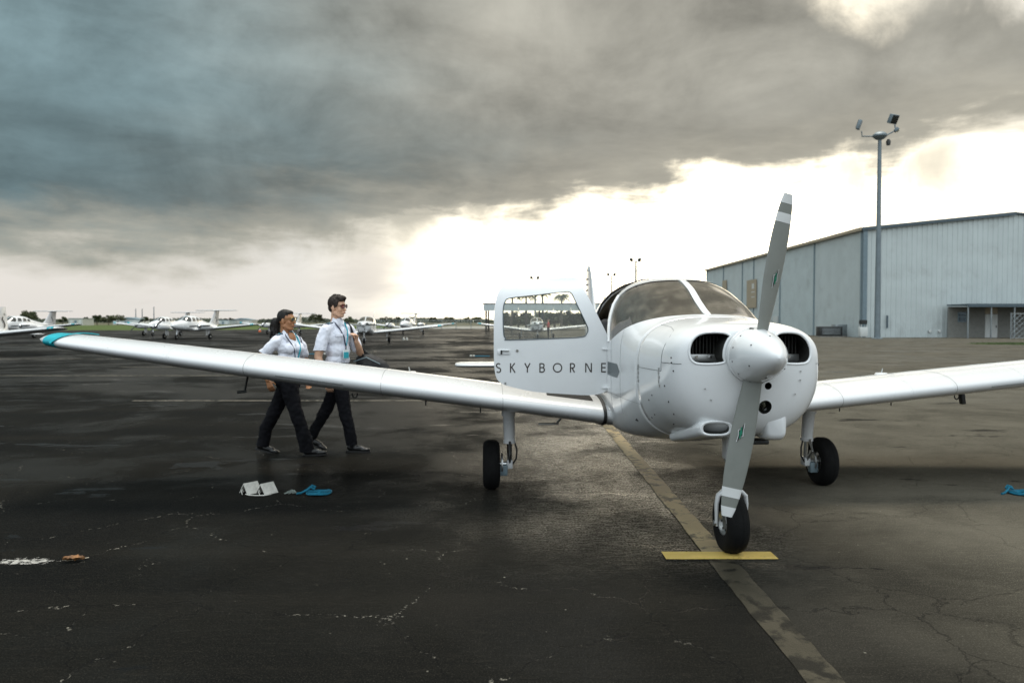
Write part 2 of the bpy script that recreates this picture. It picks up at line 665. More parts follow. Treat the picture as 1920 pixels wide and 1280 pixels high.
    h = t.math('ADD', t.math('MULTIPLY', fine, .6), t.math('MULTIPLY', grain, .5))
    h = t.math('MULTIPLY_ADD', drag, .8, h)
    h = t.math('MULTIPLY_ADD', crack, -1.0, h)
    nrm = t.bump(h, .6, .006)
    nrm2 = t.bump(h, .16, .006)
    t._in(df.inputs['Normal'], nrm)
    t._in(gl.inputs['Normal'], nrm2)
    t._in(fr.inputs['Normal'], nrm2)
    return m


def paint_material(name, col, wear=.5, scale=14, asphalt=(.03, .028, .024), rough=.55):
    m = bpy.data.materials.new(name)
    m.use_nodes = True
    t = NT(m.node_tree)
    b = t.n('ShaderNodeBsdfPrincipled')
    o = t.n('ShaderNodeOutputMaterial')
    t.t.links.new(b.outputs[0], o.inputs[0])
    co = t.n('ShaderNodeNewGeometry').outputs['Position']
    n1 = t.noise(co, scale, 7, .7, .3)
    n2 = t.noise(co, 2.0, 4, .6)
    g = t.noise(co, 150, 3, .6)
    f = t.smooth(t.math('MULTIPLY_ADD', t.math('SUBTRACT', n2, .5), .7, n1), .62 - wear * .3, .78 - wear * .3, 0, 1)
    f = t.math('MAXIMUM', f, t.smooth(g, .62, .75, 0, wear * .7))
    c = t.mix(t.smooth(n2, .35, .65), tuple(q * .75 for q in col), col)
    t._in(b.inputs['Base Color'], t.mix(f, c, asphalt))
    b.inputs['Roughness'].default_value = rough
    b.inputs['Specular IOR Level'].default_value = .06
    t._in(b.inputs['Normal'], t.bump(g, .5, .004))
    return m


def field_material(name, c1, c2, scale=.05, bump=.0):
    m = bpy.data.materials.new(name)
    m.use_nodes = True
    t = NT(m.node_tree)
    b = t.n('ShaderNodeBsdfPrincipled')
    o = t.n('ShaderNodeOutputMaterial')
    t.t.links.new(b.outputs[0], o.inputs[0])
    co = t.n('ShaderNodeNewGeometry').outputs['Position']
    n1 = t.noise(co, scale, 6, .65)
    n2 = t.noise(co, scale * 40, 4, .65)
    c = t.mix(t.smooth(n1, .35, .65), c1, c2)
    c = t.mix(t.smooth(n2, .3, .7, 0, .5), c, tuple(q * .5 for q in c1))
    t._in(b.inputs['Base Color'], c)
    b.inputs['Roughness'].default_value = .9
    b.inputs['Specular IOR Level'].default_value = .15
    if bump:
        t._in(b.inputs['Normal'], t.bump(n2, bump, .05))
    return m


def sheet(name, pts, z, m, kind='structure', label=None, parent=None):
    mb = MB()
    mb.add([(x, y, z) for x, y in pts], [tuple(range(len(pts)))])
    o = mb.build(name, m, parent)
    if o.data.polygons[0].normal.z < 0:
        o.data.flip_normals()
    if parent is None:
        tag(o, label, None, None, kind)
    return o


sheet('ground', [(-5000, -1500), (5000, -1500), (5000, 6000), (-5000, 6000)], -.02,
      field_material('scrub_earth', (.085, .088, .05), (.14, .13, .09), .01))
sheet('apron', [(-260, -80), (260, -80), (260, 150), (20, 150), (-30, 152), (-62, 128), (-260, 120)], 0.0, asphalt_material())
sheet('taxiway', [(-20, 158), (300, 158), (300, 250), (-20, 250)], -.012,
      field_material('pale_concrete', (.26, .25, .22), (.34, .33, .29), .05))
sheet('grass_field', [(-400, 122), (-63, 131), (-31, 156), (-24, 240), (-120, 330), (-500, 330)], -.010,
      field_material('mown_grass', (.050, .082, .022), (.095, .125, .035), .04))

YELLOW_LINE = paint_material('worn_yellow_paint', (.33, .26, .145), .46, 8, (.07, .06, .042), .45)
FRESH = paint_material('fresh_yellow_paint', (.66, .47, .13), .06, 10, rough=.5)
WHITE_LINE = paint_material('worn_white_paint', (.19, .172, .14), .54, 6, (.04, .037, .03))


def ragged_strip(p0, p1, w, n=60, amp=.012, seed=0):
    p0, p1 = Vector(p0), Vector(p1)
    d = (p1 - p0)
    sd = Vector((-d.y, d.x)).normalized()
    L, Rr = [], []
    for i in range(n + 1):
        p = p0 + d * (i / n)
        a = noise.noise((p.x * 5, p.y * 5, seed)) * amp
        b = noise.noise((p.x * 5, p.y * 5, seed + 9)) * amp
        L.append(tuple(p + sd * (w / 2 + a)))
        Rr.append(tuple(p - sd * (w / 2 + b)))
    return L, Rr


def strip(name, p0, p1, w, m, z=.004, amp=.012, seed=0, n=60):
    L, Rr = ragged_strip(p0, p1, w, n, amp, seed)
    mb = MB()
    k = len(L)
    mb.add([(x, y, z) for x, y in L + Rr], [(i + k, i + 1 + k, i + 1, i) for i in range(k - 1)])
    return tag(mb.build(name, m), None, None, None, 'structure')


OLD_LINE = paint_material('faded_line_paint', (.056, .050, .036), .48, 8, (.016, .015, .012), .5)
strip('lead_in_line_marking', (1.29, 1.6), (1.3175, 4.585), .165, OLD_LINE, .004, .018, 5, 80)
strip('lead_in_line_marking', (1.3190, 4.745), (1.385, 10.6), .155, YELLOW_LINE, .004, .014, 1, 120)
strip('lead_in_line_marking', (1.385, 10.6), (1.62, 26), .155, YELLOW_LINE, .004, .014, 2, 60)
bar = strip('stop_bar_marking', (.972, 4.665), (1.683, 4.665), .150, FRESH, .006, .003, 3, 40)
for i, (x0, x1, y, w, sd) in enumerate([(-30, -6.6, 20.3, .17, 1), (-7.2, -.55, 13.9, .12, 2), (-40, 6, 29.5, .16, 3), (-14, 6, 35.5, .16, 4),
                                        (-60, -4, 47, .2, 5), (5, 60, 41, .18, 6), (4, 40, 24.5, .14, 7), (-2.0, 1.2, 16.8, .12, 8), (-13, -2, 24.2, .12, 9)]):
    strip('bay_line_marking', (x0, y), (x1, y + (x1 - x0) * .004), w, WHITE_LINE, .004, .02, sd, 80)

# ================================================================== HANGAR
M_SIDING = mat('blue_grey_siding', (.52, .585, .585), .42, metal=.15, var=.07, vscale=.6, dirt=(.25, .27, .26), dirt_amt=.35, dirt_scale=.5)
M_SIDING2 = mat('pale_siding', (.535, .59, .585), .42, metal=.15, var=.06, vscale=.5, dirt=(.28, .29, .28), dirt_amt=.35, dirt_scale=.45)
M_TRIMD = mat('dark_blue_trim', (.07, .10, .12), .5, var=.1)
M_TRIM = mat('grey_blue_trim', (.17, .23, .26), .5, var=.1)
M_TAN = mat('tan_fascia', (.42, .35, .25), .6, var=.1)
M_CONC = mat('concrete', (.30, .29, .26), .85, var=.2, vscale=2, bump=.3)
M_DARK = mat('dark_metal', (.025, .027, .027), .5, var=.15)
M_GALV = mat('galvanised_steel', (.30, .33, .34), .45, metal=.7, var=.15, vscale=3)
M_WHITE_DOOR = mat('white_door_paint', (.62, .64, .62), .5, var=.05)


def corrugated(p0, p1, z0, ztop, pitch=.32, depth=.035, out=(0, -1, 0)):
    """vertical ribbed sheet from p0 to p1; ztop(t) gives the upper edge"""
    p0, p1, out = Vector(p0), Vector(p1), Vector(out)
    L = (p1 - p0).length
    d = (p1 - p0) / L
    prof = [(0, 0), (.60, 0), (.68, 1), (.92, 1)]
    pts = []
    k = int(L / pitch)
    for i in range(k):
        for a, h in prof:
            pts.append(((i + a) * pitch, h * depth))
    pts.append((L, 0))
    vs = []
    for s_, h in pts:
        b = p0 + d * s_ + out * h
        vs += [(b.x, b.y, z0), (b.x, b.y, ztop(s_ / L))]
    fs = [(2 * i, 2 * i + 2, 2 * i + 3, 2 * i + 1) for i in range(len(pts) - 1)]
    return MB().add(vs, fs)


def hangar():
    x0, y0, x1, y1 = 33.4, 70.0, 62.0, 126.0
    H = 10.25
    t = thing('hangar', 'large pale blue-grey metal hangar with ribbed walls and a low gable roof', 'building', (x0, y0, 0))
    W, L = x1 - x0, y1 - y0
    ridge = H + W * .5 * .10
    gab = lambda q: H + (W * .5 - abs(q - .5) * W) * .10
    corrugated((0, 0, 0), (W, 0, 0), 0, gab, .48, .05).build('gable_wall', M_SIDING2, t, fix=False)
    # side wall: panelled bays between posts
    ys = [0.25, 11.2, 21.5, 31.5, 36.5, 46.0, L]
    for i in range(len(ys) - 1):
        a, b = ys[i], ys[i + 1]
        corrugated((0, b - .12, 0), (0, a + .12, 0), 0.0, lambda q: H - .05, .30, .03, (-1, 0, 0)).build('wall_panel', M_SIDING if i % 2 else M_SIDING2, t, fix=False)
    for i, a in enumerate(ys):
        MB().box((-.04, a, H / 2), (.16, .16, H - .02)).build('wall_post', mat('pale_blue_trim', (.26, .33, .36), .5, var=.1), t)
    MB().box((.12, -.12, H / 2), (.4, .20, H - .04)).build('corner_trim', M_TRIM, t)
    # body behind the sheets so that nothing is see-through
    poly = [(.04, 0), (W - .02, 0), (W - .02, H - .02), (W / 2, ridge - .02), (.04, H - .02)]
    MB().prism(poly, .03, L - .02, lambda u, v, d: (u, d, v)).build('core_wall', M_SIDING2, t)
    # roof with fascia
    for sgn in (0, 1):
        a = (-.25, H + .0) if sgn == 0 else (W + .25, H + .0)
        b = (W / 2, ridge + .03)
        p = [a, b, (b[0], b[1] + .14), (a[0], a[1] + .14)]
        MB().prism(p, -.3, L + .2, lambda u, v, d: (u, d, v)).build('roof', M_TRIMD, t)
    MB().box((-.33, L / 2, H + .03), (.14, L + .4, .30)).build('fascia', M_TAN, t)
    for sgn in (0,):
        p = [(-.25, H - .12), (W / 2, ridge - .10), (W / 2, ridge + .2), (-.25, H + .18)]
        MB().prism(p, -.36, -.302, lambda u, v, d: (u, d, v)).build('rake_trim', M_TRIMD, t)
    # signs and small fittings on the side wall
    sb = MB().box((-.16, 32.0, 5.35), (.08, 4.0, 3.9)).build('sign_board', M_TAN, t)
    for zz, hh, ww in ((6.4, .7, .9), (5.6, .12, 1.4), (4.9, .12, 1.4)):
        MB().box((-.205, 31.3, zz), (.01, ww, hh)).build('sign_print', M_WHITE_DOOR, sb)
    MB().box((-.16, 45.0, 6.9), (.08, 2.2, 2.1)).build('sign_board', M_TAN, t)
    MB().box((-.10, 22.8, 1.1), (.06, 1.6, 2.2)).build('door', M_WHITE_DOOR, t)
    MB().box((-.10, 26.2, 1.25), (.06, 1.3, 2.5)).build('doorway', M_DARK, t)
    MB().tube([(-.10, 24.3, 2.5), (-.5, 24.3, 2.7), (-.6, 24.3, 2.4)], .07, 8).build('wall_lamp', M_DARK, t)
    for xx in (11.0, 11.9):
        MB().lathe([(.0, 0), (.14, 0), (.14, .12), (.0, .12)], 12, 'Y', (xx - 4.6, -.18, .62)).build('vent_cap', M_WHITE_DOOR, t)
    MB().box((7.2 - 4.9, -.14, 1.5), (.12, .14, 1.2)).build('meter_box', M_TRIMD, t)
    return t


hangar()


def lean_to():
    t = thing('lean_to_canopy', 'dark flat canopy on thin posts sheltering a white door beside the hangar', 'canopy', (41.2, 69.6, 0))
    W = 13
    MB().box((W / 2, -1.6, 3.05), (W, 3.2, .14)).build('roof', M_TRIMD, t)
    MB().box((W / 2, -3.24, 2.98), (W, .06, .30)).build('fascia', M_TRIMD, t)
    for i in range(7):
        MB().box((.1 + i * 2.1, -3.1, 1.45), (.09, .09, 2.90)).build('post', M_GALV, t)
    MB().box((W / 2, -.12, 1.45), (W - .1, .10, 2.9)).build('back_wall', mat('beige_wall', (.22, .22, .20), .8, var=.1), t)
    d = MB().box((4.1, -.20, 1.1), (1.15, .08, 2.2)).build('door', M_WHITE_DOOR, t)
    MB().box((4.55, -.26, 1.05), (.08, .05, .2)).build('handle', M_DARK, d)
    MB().box((4.1, -.195, 2.55), (1.15, .06, .62)).build('transom_panel', M_TAN, t)
    w = MB().box((1.35, -.20, 1.95), (.80, .05, .95)).build('window', M_TRIM, t)
    MB().box((1.35, -.24, 2.2), (.68, .02, .36)).build('pane', glass('far_glass', (.5, .6, .65)), w)
    MB().box((1.35, -.24, 1.75), (.68, .02, .36)).build('pane', MATS['far_glass'], w)
    return t


lean_to()


def wire_fence(name, label, pts, h, wire, post, post_step=2.5, mesh=.35, group=None):
    t = thing(name, label, 'fence', (pts[0][0], pts[0][1], 0), 0, group)
    o = Vector((pts[0][0], pts[0][1], 0))
    wires = MB()
    for a, b in zip(pts[:-1], pts[1:]):
        a, b = Vector((*a, 0)) - o, Vector((*b, 0)) - o
        L = (b - a).length
        d = (b - a) / L
        n = max(1, int(L / post_step))
        for i in range(n + 1):
            p = a + d * (L * i / n)
            MB().tube([p, p + Vector((0, 0, h + .08))], post, 6).build('post', M_GALV, t)
        for z in (.08, h):
            MB().tube([a + Vector((0, 0, z)), b + Vector((0, 0, z))], post * .6, 6).build('rail', M_GALV, t)
        k = int((L + h) / mesh)
        for i in range(k):
            s0 = i * mesh
            for sg in (1, -1):
                u0, u1 = (s0, s0 - h) if sg == 1 else (s0 - h, s0)
                za, zb = 0.0, h
                if u0 < 0:
                    za = -u0 if sg == -1 else 0
                    u0 = max(0, u0)
                if u1 < 0:
                    zb = h + u1
                    u1 = 0
                if u0 > L:
                    if u1 >= L:
                        continue
                    za = u0 - L
                    u0 = L
                if u1 > L:
                    zb = h - (u1 - L)
                    u1 = L
                if zb - za < .05:
                    continue
                wires.tube([a + d * u0 + Vector((0, 0, za + .02)), a + d * u1 + Vector((0, 0, zb + .02))], wire, 3, cap=False)
    tag(wires.build('wire_mesh', M_GALV, t, fix=False), kind='stuff')
    return t


wire_fence('chain_link_fence', 'tall galvanised chain-link fence standing in front of the canopy', [(43.5, 64.0), (52, 63.0)], 2.2, .012, .05, 2.1, .45)
_t = thing('gate_post', 'tall dark steel post with a diagonal brace in front of the canopy', 'post', (42.0 + 2.2, 62.5, 0))
MB().tube([(0, 0, 0), (0, 0, 3.35)], .09, 8).build('post', M_TRIM, _t)
MB().tube([(.1, 0, .3), (2.3, .1, 2.7)], .05, 6).build('brace', M_TRIM, _t)


def utility_box(name, label, loc, d, fins=True):
    t = thing(name, label, 'equipment', loc)
    MB().rbox((0, 0, d[2] / 2 + .08), d, .04).build('cabinet', M_DARK if fins else M_GALV, t, 40)
    MB().box((0, 0, .04), (d[0] + .2, d[1] + .2, .08)).build('base', M_CONC, t)
    for i in range(5):
        MB().box((0, -d[1] / 2 - .015, .3 + i * (d[2] - .3) / 5), (d[0] * .8, .03, .06)).build('louvre', M_GALV, t)
    return t


utility_box('air_conditioner', 'low dark air conditioning unit on the ground beside the hangar wall', (31.2, 72.2, 0), (2.2, 1.0, .95))
utility_box('air_conditioner', 'grey air conditioning unit between the dark one and the drum stand', (32.7 + .15, 73.6, 0), (1.3, 1.0, 1.15), False)
_t = thing('drum_stand', 'small black drum on a pale stand against the hangar wall', 'drum', (34.6 - 1.6, 69.0, 0))
for sx in (-.25, .25):
    for sy in (-.2, .2):
        MB().tube([(sx, sy, 0), (sx, sy, 1.25)], .035, 6).build('leg', M_WHITE_DOOR, _t)
MB().rbox((0, 0, .55), (.7, .5, .9), .03).build('tank', M_WHITE_DOOR, _t, 40)
MB().lathe([(.0, 1.26), (.34, 1.26), (.36, 1.45), (.34, 1.66), (.0, 1.68)], 14).build('drum', M_DARK, _t, 40)


# ================================================================== LIGHT MASTS
M_MAST = mat('blue_grey_mast', (.18, .22, .24), .5, metal=.3, var=.12, vscale=2)


def flood(parent, c, aim, size=(.75, .35, .62)):
    aim = Vector(aim).normalized()
    q = aim.to_track_quat('-Y', 'Z').to_matrix()
    o = MB().rbox(c, size, .05, 2, q).build('floodlight', M_MAST, parent, 40)
    f = Vector(c) + aim * (size[1] / 2 + .01)
    MB().box(f, (size[0] * .86, .02, size[2] * .86), q).build('lens', glass('lamp_lens', (.6, .62, .6)), o)
    return o


def big_mast():
    t = thing('light_mast', 'tall thick steel light mast with floodlights standing before the hangar corner', 'light mast', (32.1, 64.5, 0))
    H = 17.6
    MB().lathe([(.27, 0), (.25, .3), (.24, 3), (.15, H - .4), (.15, H - .2)], 14).build('pole', M_MAST, t, 60)
    MB().lathe([(.45, 0), (.45, .06), (.36, .10)], 14).build('base_plate', M_MAST, t, 40)
    MB().lathe([(.0, H + .42), (.38, H + .38), (.60, H + .18), (.60, H + .05), (.36, H - .18), (.16, H - .26)], 16).build('head_ring', M_MAST, t, 40)
    MB().tube([(-.5, 0, H + .05), (-1.55, 0, H + .05), (-1.6, 0, H + .5)], .055, 8).build('arm', M_MAST, t, 60)
    flood(t, (-1.82, 0, H + 1.05), (-.9, .5, .35), (.62, .3, .8))
    MB().tube([(.5, 0, H + .1), (1.35, 0, H + .55), (1.30, 0, H + 1.1)], .06, 8).build('arm', M_MAST, t, 60)
    flood(t, (1.15, 0, H + 1.55), (.35, -.75, -.4), (.85, .38, .8))
    flood(t, (1.45, 0, H + .60), (.6, -.3, -.75), (.55, .3, .4))
    MB().lathe([(.0, 0), (.16, .03), (.2, .35), (.1, .55), (0, .56)], 10, 'Z', (.75, 0, H - .75)).build('camera_dome', M_DARK, t, 40)
    return t


big_mast()


def far_mast(label, x, y, H, k=1):
    t = thing('light_mast', label, 'light mast', (x, y, 0), 0, 'masts far behind the plane')
    MB().lathe([(.30, 0), (.20, H)], 10).build('pole', M_MAST, t, 60)
    MB().tube([(-1.0 * k, 0, H - .1), (1.0 * k, 0, H - .1)], .08, 8).build('crossarm', M_MAST, t, 60)
    for xx in (-1.0, .75) if k == 1 else (0.1,):
        flood(t, (xx, .1 * xx, H + .32), (.5 * xx, -.8, -.5), (.72 * k, .4, .66 * k))
    return t


far_mast('far light mast with floodlights, taller of the two above the cabin roof', 25.6, 152, 14.0)
far_mast('far light mast with floodlights, shorter of the two above the cabin roof', 26.6, 196, 13.8)
far_mast('far light mast whose lamps just top the open door', 6.0, 190, 12.6)
for i, (px, lab) in enumerate(((255, 'thin far light mast, leftmost of three over the left treeline'),
                               (267, 'thin far light mast, middle of three over the left treeline'),
                               (289, 'thin far light mast, rightmost of three over the left treeline'))):
    yy = 420
    far_mast(lab, (px - 960) / 1376 * yy, yy, 8.5 + (i == 2) * 1.2, .45)


# ================================================================== OPEN AIRCRAFT SHELTER
def shelter():
    t = thing('aircraft_shelter', 'long open-sided aircraft shelter with pale flat roof on dark posts', 'shelter', (-4.9, 126, 0))
    W, D = 30, 14
    MB().box((W / 2, D / 2, 4.35), (W, D, .28)).build('roof', M_TRIM, t)
    n = 10
    for i in range(n):
        MB().box(((i + .5) * W / n, -.04, 3.95), (W / n - .03, .10, 1.15)).build('fascia_panel', M_SIDING2, t)
    MB().box((W / 2, -.06, 4.60), (W + .3, .16, .18)).build('gutter', M_TRIMD, t)
    for i in range(4):
        for yy in (.4, D - .4):
            MB().box((.45 + i * (W - .9) / 3, yy, 1.9), (.30, .40, 3.8)).build('post', M_DARK, t)
    return t


shelter()

# ================================================================== VEGETATION
M_LEAF = mat('leaf_green', (.055, .072, .030), .75, var=.45, vscale=.6, spec=.2)
M_LEAF2 = mat('leaf_olive', (.070, .078, .040), .8, var=.4, vscale=.6, spec=.2)
M_BARK = mat('bark', (.12, .10, .075), .9, var=.3, vscale=4)
M_PALM = mat('palm_frond', (.060, .085, .028), .6, var=.35, vscale=1.0, spec=.3)


def crown_mesh(name, rx, rz, n, leaf, seed, gaps=.35):
    rnd = random.Random(seed)
    mb = MB()
    clumps = []
    for _ in range(16):
        a, b, c = rnd.uniform(0, 6.28), rnd.uniform(-.5, 1), rnd.uniform(.35, 1) ** .6
        rr = math.sqrt(max(0, 1 - b * b))
        clumps.append((Vector((math.cos(a) * rr * c * rx, math.sin(a) * rr * c * rx, b * c * rz)), rnd.uniform(.22, .45)))
    vs, fs = [], []
    for i in range(n):
        c, q = clumps[rnd.randrange(len(clumps))]
        d = Vector((rnd.gauss(0, 1), rnd.gauss(0, 1), rnd.gauss(0, .8)))
        d = d.normalized() * (rnd.random() ** .45) * q
        p = c + Vector((d.x * rx, d.y * rx, d.z * rz))
        u = Vector((rnd.gauss(0, 1), rnd.gauss(0, 1), rnd.gauss(0, 1))).normalized()
        w = u.orthogonal().normalized()
        s_ = leaf * rnd.uniform(.5, 1.3)
        k = len(vs)
        vs += [p - u * s_, p + w * s_ * .45, p + u * s_, p - w * s_ * .45]
        fs.append((k, k + 1, k + 2, k + 3))
    return mb.add(vs, fs).mesh(name, False)


def trunk_mesh(name, h, r, rx, seed):
    rnd = random.Random(seed)
    mb = MB()
    mb.tube([(0, 0, -.1), (rnd.uniform(-.1, .1), 0, h * .5), (rnd.uniform(-.2, .2), rnd.uniform(-.2, .2), h * 1.25)], [r * 1.25, r, r * .4], 8)
    for i in range(6):
        a = i * 1.05 + rnd.uniform(-.3, .3)
        z = h * rnd.uniform(.65, 1.05)
        e = Vector((math.cos(a) * rx * .65, math.sin(a) * rx * .65, z + rnd.uniform(.6, 1.6)))
        mb.tube([(0, 0, z), e * .5 + Vector((0, 0, z * .5 + .15)), e], [r * .5, r * .3, r * .1], 5)
    return mb.mesh(name)


TREES = []
for i in range(4):
    rx, rz = ((3.2, 2.2), (2.6, 2.8), (3.8, 2.4), (2.0, 2.2))[i]
    cm = crown_mesh('crown', rx, rz, 1700, .42, 20 + i)
    tm = trunk_mesh('trunk', 2.6, .28, rx, 40 + i)
    TREES.append((cm, tm, rz))
TREE_N = [0]


def tree(label, x, y, h, v=0, group='trees along the field edge', m=None, w=1.0, low=False):
    cm, tm, rz = TREES[v]
    s_ = h / (2.7 + rz * 1.75)
    t = thing('tree', label, 'tree', (x, y, 0), TREE_N[0] * 1.3, group)
    TREE_N[0] += 1
    c = link('crown', cm, None, t)
    if not cm.materials:
        cm.materials.append(m or (M_LEAF if v % 2 else M_LEAF2))
    c.location = (0, 0, rz * 1.0 * s_ if low else 2.7 * s_ + rz * .55 * s_)
    c.scale = (s_ * w, s_ * w, s_)
    k = link('trunk', tm, None, t)
    if not tm.materials:
        tm.materials.append(M_BARK)
    k.scale = (s_, s_, s_)
    return t


def px_x(px, y):
    return (px - 960) / 1376 * y


for px, yy, h, v, w, lab in [
    (55, 330, 6.6, 2, 1.0, 'broad airy tree behind the far-left tail, tallest of the left treeline'),
    (20, 350, 4.2, 0, 1.2, 'low tree at the left picture edge behind the parked plane'),
    (118, 300, 3.6, 3, 1.5, 'low rounded tree just left of the white shed'),
    (163, 310, 3.8, 1, 1.3, 'small dark tree just right of the white shed'),
    (182, 330, 5.0, 1, 1.1, 'round dark tree standing above the green field'),
    (204, 320, 4.3, 0, 1.5, 'wide dark tree right of the round one above the field'),
    (221, 330, 4.8, 2, 1.2, 'bushy dark tree left of the twin plane noses'),
    (272, 360, 4.0, 3, 1.6, 'low dark tree behind the left wing of the twin'),
    (430, 420, 3.8, 0, 1.5, 'low tree just right of the tall twin tail'),
    (593, 330, 5.2, 2, 1.1, 'round grey-green tree between the two walking pilots'),
    (655, 380, 4.6, 1, 1.2, 'tree behind the shoulder bag strap'),
    (725, 430, 4.4, 0, 1.6, 'low tree right of the single-engine tail'),
    (745, 430, 4.3, 3, 1.4, 'low tree left of the T-tail behind the long wing'),
    (812, 420, 4.6, 1, 1.4, 'low tree right of the T-tail behind the long wing'),
    (842, 440, 4.6, 2, 1.4, 'low tree above the long wing tip in the middle'),
    (880, 430, 4.5, 0, 1.5, 'low tree over the wire fence'),
    (897, 440, 4.9, 1, 1.3, 'tree over the fence next to the shelter post'),
]:
    tree(lab, px_x(px, yy), yy, h, v, w=w)
# denser trees behind the shelter, seen through the door window
for px, yy, h, v, w, lab in [
    (950, 165, 5.0, 1, 1.2, 'dark tree under the shelter roof, leftmost seen through the door pane'),
    (972, 172, 5.4, 2, 1.0, 'dark tree under the shelter roof, left of the parked plane cabin'),
    (992, 168, 4.6, 0, 1.2, 'dark tree right behind the parked plane seen through the door'),
    (1018, 175, 5.6, 1, 1.2, 'dark tree right of the parked plane fin in the door pane'),
    (1040, 165, 5.2, 2, 1.1, 'dense dark tree in the middle right of the door pane'),
    (1062, 170, 5.5, 0, 1.2, 'dense dark tree at the right side of the door pane'),
    (1084, 168, 5.0, 1, 1.2, 'dark tree by the slanted edge of the door pane'),
    (1104, 172, 5.4, 2, 1.2, 'dark tree hidden partly by the door front edge'),
]:
    tree(lab, px_x(px, yy), yy, h, v, 'trees behind the shelter', w=w, low=True)


def palm_meshes(seed):
    rnd = random.Random(seed)
    mb = MB()
    for i in range(20):
        a = i * 2.399 + rnd.uniform(-.2, .2)
        lift = rnd.uniform(-.5, 1.1)
        L = rnd.uniform(1.7, 2.3)
        pts = []
        for k in range(8):
            q = k / 7
            rr = L * (q * .95)
            zz = lift * q * L * .55 - .85 * q * q * L * .55
            pts.append(Vector((math.cos(a) * rr, math.sin(a) * rr, zz)))
        mb.tube(pts, [.03 * (1 - .8 * k / 7) for k in range(8)], 4, cap=False)
        sd = Vector((-math.sin(a), math.cos(a), 0))
        for k in range(1, 26):
            q = k / 26
            f = q * 7
            j = min(6, int(f))
            p = pts[j].lerp(pts[j + 1], f - j)
            d = (pts[j + 1] - pts[j]).normalized()
            ll = .62 * math.sin(math.pi * min(1, q * .85 + .15)) + .1
            for sg in (-1, 1):
                e = p + (sd * sg * .75 + d * .55 + Vector((0, 0, -.45))).normalized() * ll
                w = d * .045
                mb.add([p - w, p + w, e], [(0, 1, 2)])
    tr = MB()
    pts = [Vector((.25 * math.sin(q * 2.0), 0, q * 6.0)) for q in [k / 8 for k in range(9)]]
    tr.tube([p - Vector((0, 0, .05)) for p in pts], [.24 - .1 * k / 8 for k in range(9)], 8)
    return mb.mesh('crown', False), tr.mesh('trunk'), pts[-1]


PALM = [palm_meshes(3), palm_meshes(8)]
for k, (px, yy, h, lab) in enumerate([
    (958, 146, 8.4, 'palm over the shelter roof, leftmost in the door pane'),
    (987, 148, 8.6, 'palm over the shelter roof, second from the left in the door pane'),
    (1020, 147, 9.0, 'palm over the shelter roof, tallest in the door pane'),
    (1052, 160, 8.6, 'palm at the right top of the door pane'),
    (1158, 150, 8.2, 'palm showing above the cabin roof under the light mast'),
    (1178, 165, 8.6, 'small palm crown right of the one under the light mast'),
    (1146, 168, 8.0, 'palm crown partly hidden by the cabin roof, left of its neighbour'),
]):
    cm, tm, top = PALM[k % 2]
    s_ = h / 7.2
    t = thing('palm_tree', lab, 'palm tree', (px_x(px, yy), yy, 0), k * 1.7, 'palm trees behind the shelter')
    c = link('crown', cm, None, t)
    q = link('trunk', tm, None, t)
    if not cm.materials:
        cm.materials.append(M_PALM)
    if not tm.materials:
        tm.materials.append(M_BARK)
    c.location = Vector(top) * s_
    c.scale = (s_,) * 3
    q.scale = (s_,) * 3


def treeline():
    rnd = random.Random(5)
    vs, fs = [], []
    for i in range(26000):
        x = rnd.uniform(-900, 700)
        y = 1000 + rnd.uniform(0, 60)
        hmax = 5.0 + 3.2 * noise.noise((x * .012, 3, 0)) + 2.6 * noise.noise((x * .06, 7, 1)) + 1.0 * noise.noise((x * .2, 7, 4))
        z = rnd.random() ** .7 * max(1.5, hmax)
        p = Vector((x, y, z))
        u = Vector((rnd.gauss(0, 1), rnd.gauss(0, .4), rnd.gauss(0, .7))).normalized()
        w = u.orthogonal().normalized()
        s_ = rnd.uniform(.7, 2.0)
        k = len(vs)
        vs += [p - u * s_, p + w * s_ * .6, p + u * s_, p - w * s_ * .6]
        fs.append((k, k + 1, k + 2, k + 3))
    o = MB().add(vs, fs).build('treeline', mat('far_foliage', (.085, .098, .072), .9, var=.3, vscale=.02, spec=.1), fix=False)
    tag(o, 'distant strip of woodland along the whole horizon', 'woodland', None, 'stuff')


treeline()


# far sheds along the left horizon
def shed(label, x, y, w, d, h, m, flat=False):
    t = thing('shed', label, 'building', (x, y, 0), 0, 'sheds beyond the field')
    MB().box((0, d / 2, h / 2), (w, d, h)).build('wall', m, t)
    if flat:
        MB().box((0, d / 2, h + .1), (w + .3, d + .3, .2)).build('roof', M_TRIM, t)
    else:
        MB().prism([(-w / 2 - .3, h), (w / 2 + .3, h), (0, h + w * .09)], -.2, d + .2, lambda u, v, q: (u, q, v)).build('roof', M_TRIM, t)
    for i in range(3):
        MB().box((-w * .3 + i * w * .3, -.04, h * .40), (w * .16, .08, h * .72)).build('door', M_TRIM if i % 2 else M_WHITE_DOOR, t)


shed('white box-shaped shed between two dark trees beyond the green field', px_x(142, 300), 300, 5.8, 8, 2.75, mat('white_wall', (.52, .52, .48), .7, var=.05), True)
shed('long low grey shed behind the left twin plane', px_x(238, 400), 400, 15, 10, 2.6, M_SIDING2)
shed('low white shed right of the tall twin tail', px_x(452, 420), 420, 12, 10, 2.5, MATS['white_wall'])
shed('low grey shed left of the woman above the teal wing tip', px_x(418, 410), 410, 7, 9, 2.3, M_SIDING, True)

wire_fence('boundary_fence', 'long pale wire fence across the far side of the apron', [(px_x(690, 156), 154), (px_x(912, 156), 154)], 1.8, .012, .06, 3.0, .6)


